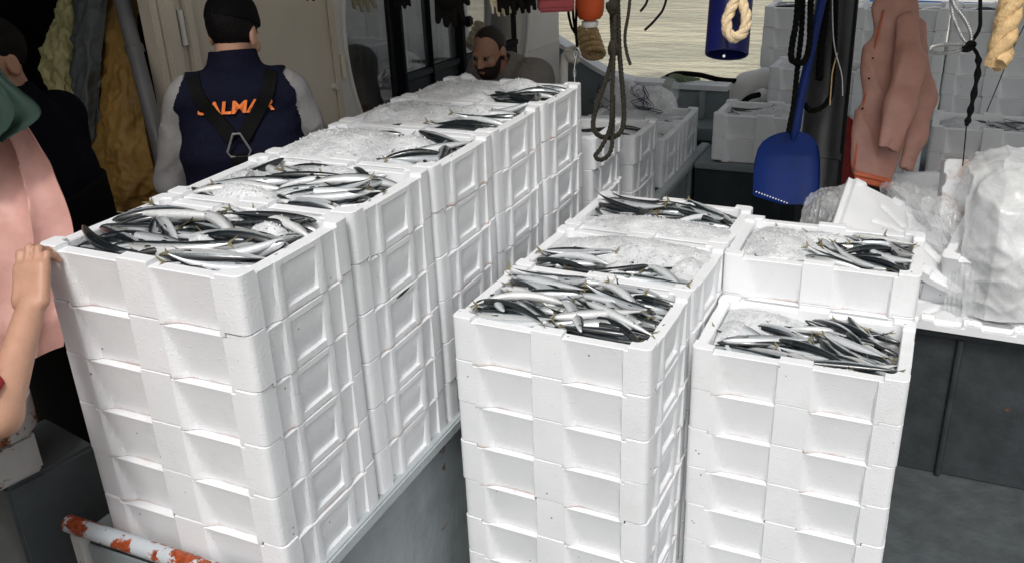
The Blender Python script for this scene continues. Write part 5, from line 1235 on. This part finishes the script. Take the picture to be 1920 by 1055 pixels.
def sleeve(a, seed, rr):
    pts = [jp(*q) for q in a]
    def fn(P):
        d = su([flat(P, x, y, r0, r1, 2.3) for x, y, r0, r1 in zip(pts, pts[1:], rr, rr[1:])], .03); t = pts[-1] - pts[-2]; t /= np.linalg.norm(t)
        d = np.maximum(d, (P - pts[-1]) @ t); inner = rc(P, pts[-1] - t * .05, pts[-1] + t * .05, rr[-1] * .15, rr[-1] * .42); d = np.maximum(d, -inner)
        return d + .006 * (np.abs(np.sin(((P - pts[0]) @ _R) * 30 + 9 * ((P - pts[0]) @ t) + seed)) ** .6 - .5) + .005 * (np.abs(wob(P * [1, 1, .5], 24, seed, 2)) ** .6 - .4)
    return body('sleeve', fn, lo_, hi_, .007, 'salmon_oilskin', jk)
sleeve([(1698, 45, -.04), (1706, 120, -.09), (1688, 200, -.11), (1662, 282, -.10)], 3, [.050, .068, .066, .046])
sleeve([(1715, 50, .03), (1732, 185, .03), (1716, 255, .02), (1698, 318, .01)], 5, [.05, .056, .050, .036])
m = MB(); q = [jp(1602, 322, -.035), jp(1635, 330, -.055), jp(1668, 338, -.035)]; q2 = [v - _U * .035 for v in q]
m.tube(spline([v - _U * .008 for v in q], 8), .014, 8); m.tube(spline(q2, 8), .010, 8)
vs = [v - _U * .004 - _fw * .006 for v in spline(q, 8)] + [v - _fw * .006 for v in spline(q2, 8)]; n8 = len(vs) // 2; m.add(vs, [(i, i + n8, i + n8 + 1, i + 1) for i in range(n8 - 1)]); m.build('lining_hem', 'faded_orange', jk)
m = MB(); m.tube(spline([jp(1657, 20, -.03), jp(1640, 90, -.02), jp(1626, 160, -.01), jp(1612, 240, -.01), jp(1601, 318, -.02)], 8), .005, 6); m.build('front_edge', 'faded_orange', jk)
for y, x in ((110, 1636), (148, 1629), (204, 1617)):
    m = MB(); c = jp(x, y, -.025); m.tube([c, c - _fw * .004], .0045, 12); m.build('snap_button', 'black_paint', jk)
m = MB(); c = jp(1690, -60); m.tube([c, (c[0], c[1], 2.98 - jk.location.z)], .006, 6); m.build('hanger_line', 'rope_black', jk)

# ---- right foreground lines
cb = empty('cable_loop', tuple(at(1810, 95, 2.9)), 0, 'grey steel cable loops bound with black tape before the far boxes', 'cable')
for pts in ([(1776, -140, 2.9), (1784, 10, 2.9), (1792, 44, 2.9), (1806, 74, 2.9), (1818, 84, 2.9), (1820, 62, 2.89), (1808, 36, 2.89), (1790, 12, 2.89), (1783, -10, 2.89)], [(1822, 84, 2.9), (1805, 84, 2.88), (1770, 84, 2.82), (1744, 91, 2.80), (1752, 100, 2.84), (1785, 99, 2.88), (1812, 90, 2.9)]):
    W = [local(cb, at(*q)) for q in pts]; rope_mb(W, .0062, 3, 40).build('wire_loop', 'steel_wire', cb, 60)
W = spline([local(cb, at(*q)) for q in ((1836, -140, 2.9), (1838, 20, 2.9), (1836, 55, 2.9), (1822, 82, 2.9), (1833, 104, 2.9), (1834, 132, 2.9), (1826, 178, 2.9), (1818, 215, 2.9), (1812, 236, 2.9))], 8); m = MB(); m.tube(W, [.006] * (len(W) // 2) + [.006 + .005 * math.sin(k * .5) ** 2 for k in range(len(W) - len(W) // 2)], 8); m.build('tape_line', 'rope_black', cb)
m = MB(); m.tube(spline([local(cb, at(*q)) for q in ((1806, 90, 2.89), (1818, 82, 2.88), (1826, 84, 2.89), (1816, 93, 2.89), (1804, 93, 2.89))], 6), .009, 8); m.build('tape_wrap', 'rope_black', cb)
m = MB(); m.tube(spline([local(cb, at(*q)) for q in ((1812, 236, 2.9), (1809, 270, 2.9), (1805, 312, 2.9))], 6), .002, 5); m.build('loose_end', 'rope_black', cb)
rope('thick_rope', 'thick tan rope end hanging at the top right corner', [(1935, -150, 2.5), (1905, -30, 2.5), (1896, 10, 2.5), (1885, 60, 2.5), (1874, 105, 2.5), (1870, 124, 2.5)], .034, 'rope_manila', 6)
rope('thick_rope', 'second turn of thick tan rope behind the hanging rope end', [(1925, -150, 2.56), (1890, -10, 2.56), (1878, 50, 2.55), (1868, 100, 2.54), (1866, 126, 2.53)], .022, 'rope_manila', 8)
line('pale_pole', 'thin white pole leaning before the far box wall', [(1797, -20, 6.3), (1782, 70, 6.25), (1768, 140, 6.2), (1755, 200, 6.15), (1742, 262, 6.1)], .012, 'fender_white', 'pole')
line('thin_line', 'thin slack line at the right before the far box wall', [(1935, 20, 3.2), (1900, 90, 3.2), (1875, 150, 3.2), (1850, 210, 3.2)], .0018, 'rope_black')

# ---- loose lids, boxes and plastic film behind the right stacks
def lid_mesh():
    nx, ny = 61, 41; X, Y = np.meshgrid(np.linspace(-.3, .3, nx), np.linspace(-.2, .2, ny), indexing='ij'); Z = np.zeros_like(X)
    Z += .014 * ((np.abs(X) < .272) & (np.abs(Y) < .172)); rr = np.hypot(X, Y)
    for k in range(8):
        a = k * math.pi / 4 + .2; d_ = np.abs(-math.sin(a) * X + math.cos(a) * Y); Z -= .012 * np.exp(-(d_ / .009) ** 2) * (rr > .04) * (rr < .17) * ((math.cos(a) * X + math.sin(a) * Y) > 0)
    for cx in (-.25, -.08, .08, .25):
        for cy in (-.185, .185): Z += .014 * (np.hypot(X - cx, Y - cy) < .028)
    vs = np.stack([X, Y, Z], -1).reshape(-1, 3); k = len(vs); vs = np.concatenate([vs, np.stack([X, Y, Z * 0 - .022], -1).reshape(-1, 3)]); fs = []
    for i in range(nx - 1):
        for j in range(ny - 1): q = (i * ny + j, (i + 1) * ny + j, (i + 1) * ny + j + 1, i * ny + j + 1); fs += [q, tuple(x + k for x in q[::-1])]
    for i in range(nx - 1):
        for j in (0, ny - 1): q = (i * ny + j, (i + 1) * ny + j, (i + 1) * ny + j + k, i * ny + j + k); fs.append(q[::-1] if j == 0 else q)
    for j in range(ny - 1):
        for i in (0, nx - 1): q = (i * ny + j, i * ny + j + 1, i * ny + j + 1 + k, i * ny + j + k); fs.append(q if i == 0 else q[::-1])
    return mesh_from('polystyrene_cover', vs + [0, 0, .05], fs, 'eps', 25)
LID = lid_mesh()
def frame3(o, xd, yd):
    x = Vector(xd).normalized(); y = Vector(yd); y = (y - x * x.dot(y)).normalized(); z = x.cross(y)
    return Matrix(((x.x, y.x, z.x, o[0]), (x.y, y.y, z.y, o[1]), (x.z, y.z, z.z, o[2]), (0, 0, 0, 1)))
def quad_frame(c, a, b): return frame3(c, Vector(a), Vector(b))
A0, A1, A2 = at(1545, 432, 3.50), at(1800, 560, 3.42), at(1622, 332, 3.82)
o = obj('polystyrene_cover', LID); o.matrix_world = frame3(tuple((A1 + A2) / 2 + V3(0, .0, -.01)), A1 - A0, A2 - A0); tag(o, 'grey-white foam lid with star relief leaning behind the taller right stack', 'foam cover', 'loose foam covers')
o = obj('polystyrene_cover', LID); o.matrix_world = frame3(tuple(at(1770, 548, 3.60)), (1, -.12, -.10), (.05, .5, .55)); tag(o, 'flat foam lid propped under the leaning lid', 'foam cover', 'loose foam covers')
for i, (x, y, d, lab) in enumerate(((1770, 618, 3.48, 'foam lid lying on the dark partition edge, left of two'), (1935, 640, 3.46, 'foam lid lying on the dark partition edge, right of two'))):
    o = obj('polystyrene_cover', LID); q = at(x, y, d); o.matrix_world = frame3((q[0] + .02, 3.62, .682), (1, -.03 + .02 * i, 0), (0, 1, 0)); tag(o, lab, 'foam cover', 'loose foam covers')
o = obj('fish_box', BOX); o.matrix_world = frame3(tuple(at(1770, 520, 3.72)), (1, -.15, -.12), (.1, .8, .35)); tag(o, 'empty foam box tipped behind the leaning lid', 'fish box', 'loose boxes')
o = obj('fish_box', BOX); o.matrix_world = frame3(tuple(at(1800, 400, 4.05)), (.9, .3, .05), (-.3, .9, .0)); tag(o, 'foam box standing behind the clear plastic film', 'fish box', 'loose boxes')
def bag(name, label, c, prims, m, amp, f, seed, h=.012, k=.06):
    B_ = np.array([q for pr_ in prims for q in pr_[:2]]); r_ = max(max(q[2:]) for q in prims) + .05
    fn = lambda P: su([rc(P, *q) for q in prims], k) + amp * wob(P, f, seed) + amp * .9 * (np.abs(wob(P * [1.3, 1.3, .55], f * 2.0, seed + 1, 2)) ** .7 - .35)
    return tag(body(name, fn, B_.min(0) - r_, B_.max(0) + r_, h, m, loc=tuple(c)), label, 'plastic bag')
def film(label, rows, m, **kw): return tag(sheet('plastic_film', rows, m, **kw), label, 'plastic film')
film('clear plastic film slumped left of the leaning foam cover', [[(1520, 362, 3.85), (1555, 350, 3.78), (1600, 345, 3.8)], [(1508, 378, 3.75), (1545, 372, 3.66), (1598, 372, 3.72)], [(1502, 405, 3.72), (1540, 405, 3.62), (1580, 408, 3.66)], [(1498, 440, 3.72), (1530, 442, 3.64), (1560, 445, 3.66)]], 'clear_film', fold=.014, ff=30, seed=3, lump=.012, lf=30, th=.001, nu=60, nv=50)
film('crumpled clear film right of the salmon jacket hem', [[(1655, 338, 3.95), (1715, 342, 3.88), (1790, 350, 3.9)], [(1650, 352, 3.85), (1715, 358, 3.76), (1795, 372, 3.78)], [(1670, 375, 3.78), (1725, 385, 3.70), (1800, 410, 3.68)], [(1700, 405, 3.74), (1745, 425, 3.64), (1805, 455, 3.6)]], 'clear_film', fold=.022, ff=34, seed=7, lump=.022, lf=26, th=.001, nu=80, nv=60)
film('knotted clear film above the right end of the leaning cover', [[(1730, 372, 3.62), (1765, 366, 3.58), (1800, 380, 3.6)], [(1728, 392, 3.56), (1765, 392, 3.5), (1806, 402, 3.54)], [(1745, 425, 3.54), (1780, 432, 3.48), (1812, 440, 3.5)], [(1770, 465, 3.54), (1795, 472, 3.5), (1815, 478, 3.5)]], 'clear_film', fold=.02, ff=40, seed=9, lump=.018, lf=36, th=.001, nu=60, nv=60)
film('big milky plastic sheet draped over foam boxes at the right edge', [[(1815, 290, 3.6), (1850, 278, 3.5), (1900, 268, 3.45), (1990, 262, 3.45)], [(1812, 350, 3.45), (1850, 345, 3.34), (1900, 335, 3.3), (1990, 330, 3.3)], [(1806, 440, 3.42), (1850, 440, 3.3), (1900, 430, 3.22), (1990, 425, 3.22)],
      [(1806, 530, 3.42), (1850, 535, 3.32), (1900, 530, 3.26), (1990, 520, 3.26)], [(1798, 590, 3.44), (1850, 600, 3.38), (1900, 604, 3.34), (1990, 604, 3.34)]], 'milky_film', fold=.010, ff=8, seed=4, lump=.028, lf=14, th=.001, nu=110, nv=90)
film('limp clear film trailing below the milky sheet', [[(1788, 470, 3.5), (1815, 465, 3.44), (1845, 470, 3.44)], [(1780, 520, 3.46), (1815, 520, 3.38), (1850, 525, 3.38)], [(1770, 570, 3.48), (1810, 578, 3.42), (1850, 585, 3.42)], [(1760, 602, 3.52), (1810, 606, 3.48), (1850, 610, 3.48)]], 'clear_film', fold=.016, ff=28, seed=6, lump=.016, lf=24, th=.001, nu=60, nv=60)
for i, (x, y, d, xd, yd, lab) in enumerate(((1915, 400, 3.62, (-1, -.1, .0), (0, .3, 1), 'upright foam box under the top of the milky sheet'), (1950, 505, 3.45, (.95, -.25, .05), (.2, .9, .3), 'tilted foam box under the middle of the milky sheet'))):
    o = obj('fish_box', BOX); o.matrix_world = frame3(tuple(at(x, y, d)), xd, yd); tag(o, lab, 'fish box', 'loose boxes')

for o in [q for q in COL.objects if q.name.startswith('polystyrene_cover')]: o.matrix_world = o.matrix_world @ Matrix.Translation((0, 0, -.05))
# ---- fish dropped on the stacks
def loose(px, py, d, L, a, roll, k, label):
    c = at(px, py, d); o = obj('mackerel', FISH[k]); o.matrix_world = Matrix.Translation(c) @ Matrix.Rotation(a[0], 4, 'Z') @ Matrix.Rotation(a[1], 4, 'Y') @ Matrix.Rotation(roll, 4, 'X') @ Matrix.Scale(L, 4) @ Matrix.Translation((-.47, 0, 0)); tag(o, label, 'fish')
loose(757, 548, 2.44, .07, (R(80), R(-12)), 1.2, 0, 'small dark fish caught in a handle of the second left-row stack')

# ================================================================== HARBOUR BEYOND (what the water mirrors)
def house(x, w_, h_, m, label, y=70):
    e = empty('quay_house', (x, y, 0), 0, label, 'house', 'houses across the harbour')
    mb = MB(); mb.box((0, 0, .8), (w_, 8, h_)); mb.build('wall', m, e)
    mb = MB(); mb.add([(-.3, -.4, h_), (w_ + .3, -.4, h_), (w_ + .3, 8.4, h_), (-.3, 8.4, h_), (-.3, 4, h_ + 2), (w_ + .3, 4, h_ + 2)], [(0, 1, 5, 4), (2, 3, 4, 5), (0, 4, 3), (1, 2, 5), (3, 2, 1, 0)]); mb.build('roof', 'terracotta', e)
    nw = int(w_ // 2.6); nf = int((h_ - 1) // 3)
    for i in range(nw):
        for j in range(nf):
            mb = MB(); xx = (i + .5) * w_ / nw - .5; zz = 1.8 + j * 3; mb.box((xx, -.06, zz), (xx + 1, .05, zz + 1.6)); mb.build('window', 'window_dark', e)
x = -62
for i, (w_, h_, mm, lb) in enumerate(((13, 9.5, 'pale_render', 'pale three-storey quay house far left across the water'), (11, 12.5, 'ochre_render', 'tall ochre quay house across the water'), (14, 9.5, 'ochre_render', 'wide ochre quay house across the water'),
                         (12, 12.8, 'pale_render', 'tall pale quay house across the water'), (15, 9.6, 'ochre_render', 'broad ochre quay house far right across the water'), (12, 12.5, 'pale_render', 'tall pale quay house at the right end of the quay'))):
    house(x, w_, h_, MATS and mm, lb); x += w_ + .4
m = MB(); m.box((-90, 64, -1.5), (60, 90, .8)); struct(m.build('quay', 'quay_stone'), 'stone quay across the harbour')
bt = empty('moored_boat', (3.0, 21, -.9), R(4), 'white boat with blue stripe moored beyond the far box wall', 'boat')
def hull(z0, z1, off=0, m_='boat_white', nm='hull'):
    mb = MB(); st = np.linspace(-1, 1, 17); vs = []; fs = []
    for i, t in enumerate(st):
        b = 1.15 * (1 - abs(t) ** 3.2) + .03 + off
        for z, k in ((z0, .75 + .25 * z0), (z1, .75 + .25 * z1)): vs += [(t * 4.5, -b * min(1, k), z), (t * 4.5, b * min(1, k), z)]
        if i: a = 4 * (i - 1); c = 4 * i; fs += [(a, c, c + 2, a + 2), (a + 1, a + 3, c + 3, c + 1), (a + 2, c + 2, c + 3, a + 3), (a, a + 1, c + 1, c)]
    mb.add(vs, fs); return mb.build(nm, m_, bt)
hull(-.1, 1.0); hull(.62, .80, .012, 'boat_blue', 'stripe')
m = MB(); m.box((-1.2, -.7, 1.003), (1.4, .7, 1.9), bev=.08); m.build('cabin', 'boat_white', bt)
for xx in (-.8, 0, .8):
    m = MB(); m.box((xx - .3, -.712, 1.35), (xx + .3, -.699, 1.7), bev=.005); m.build('cabin_window', 'window_dark', bt)
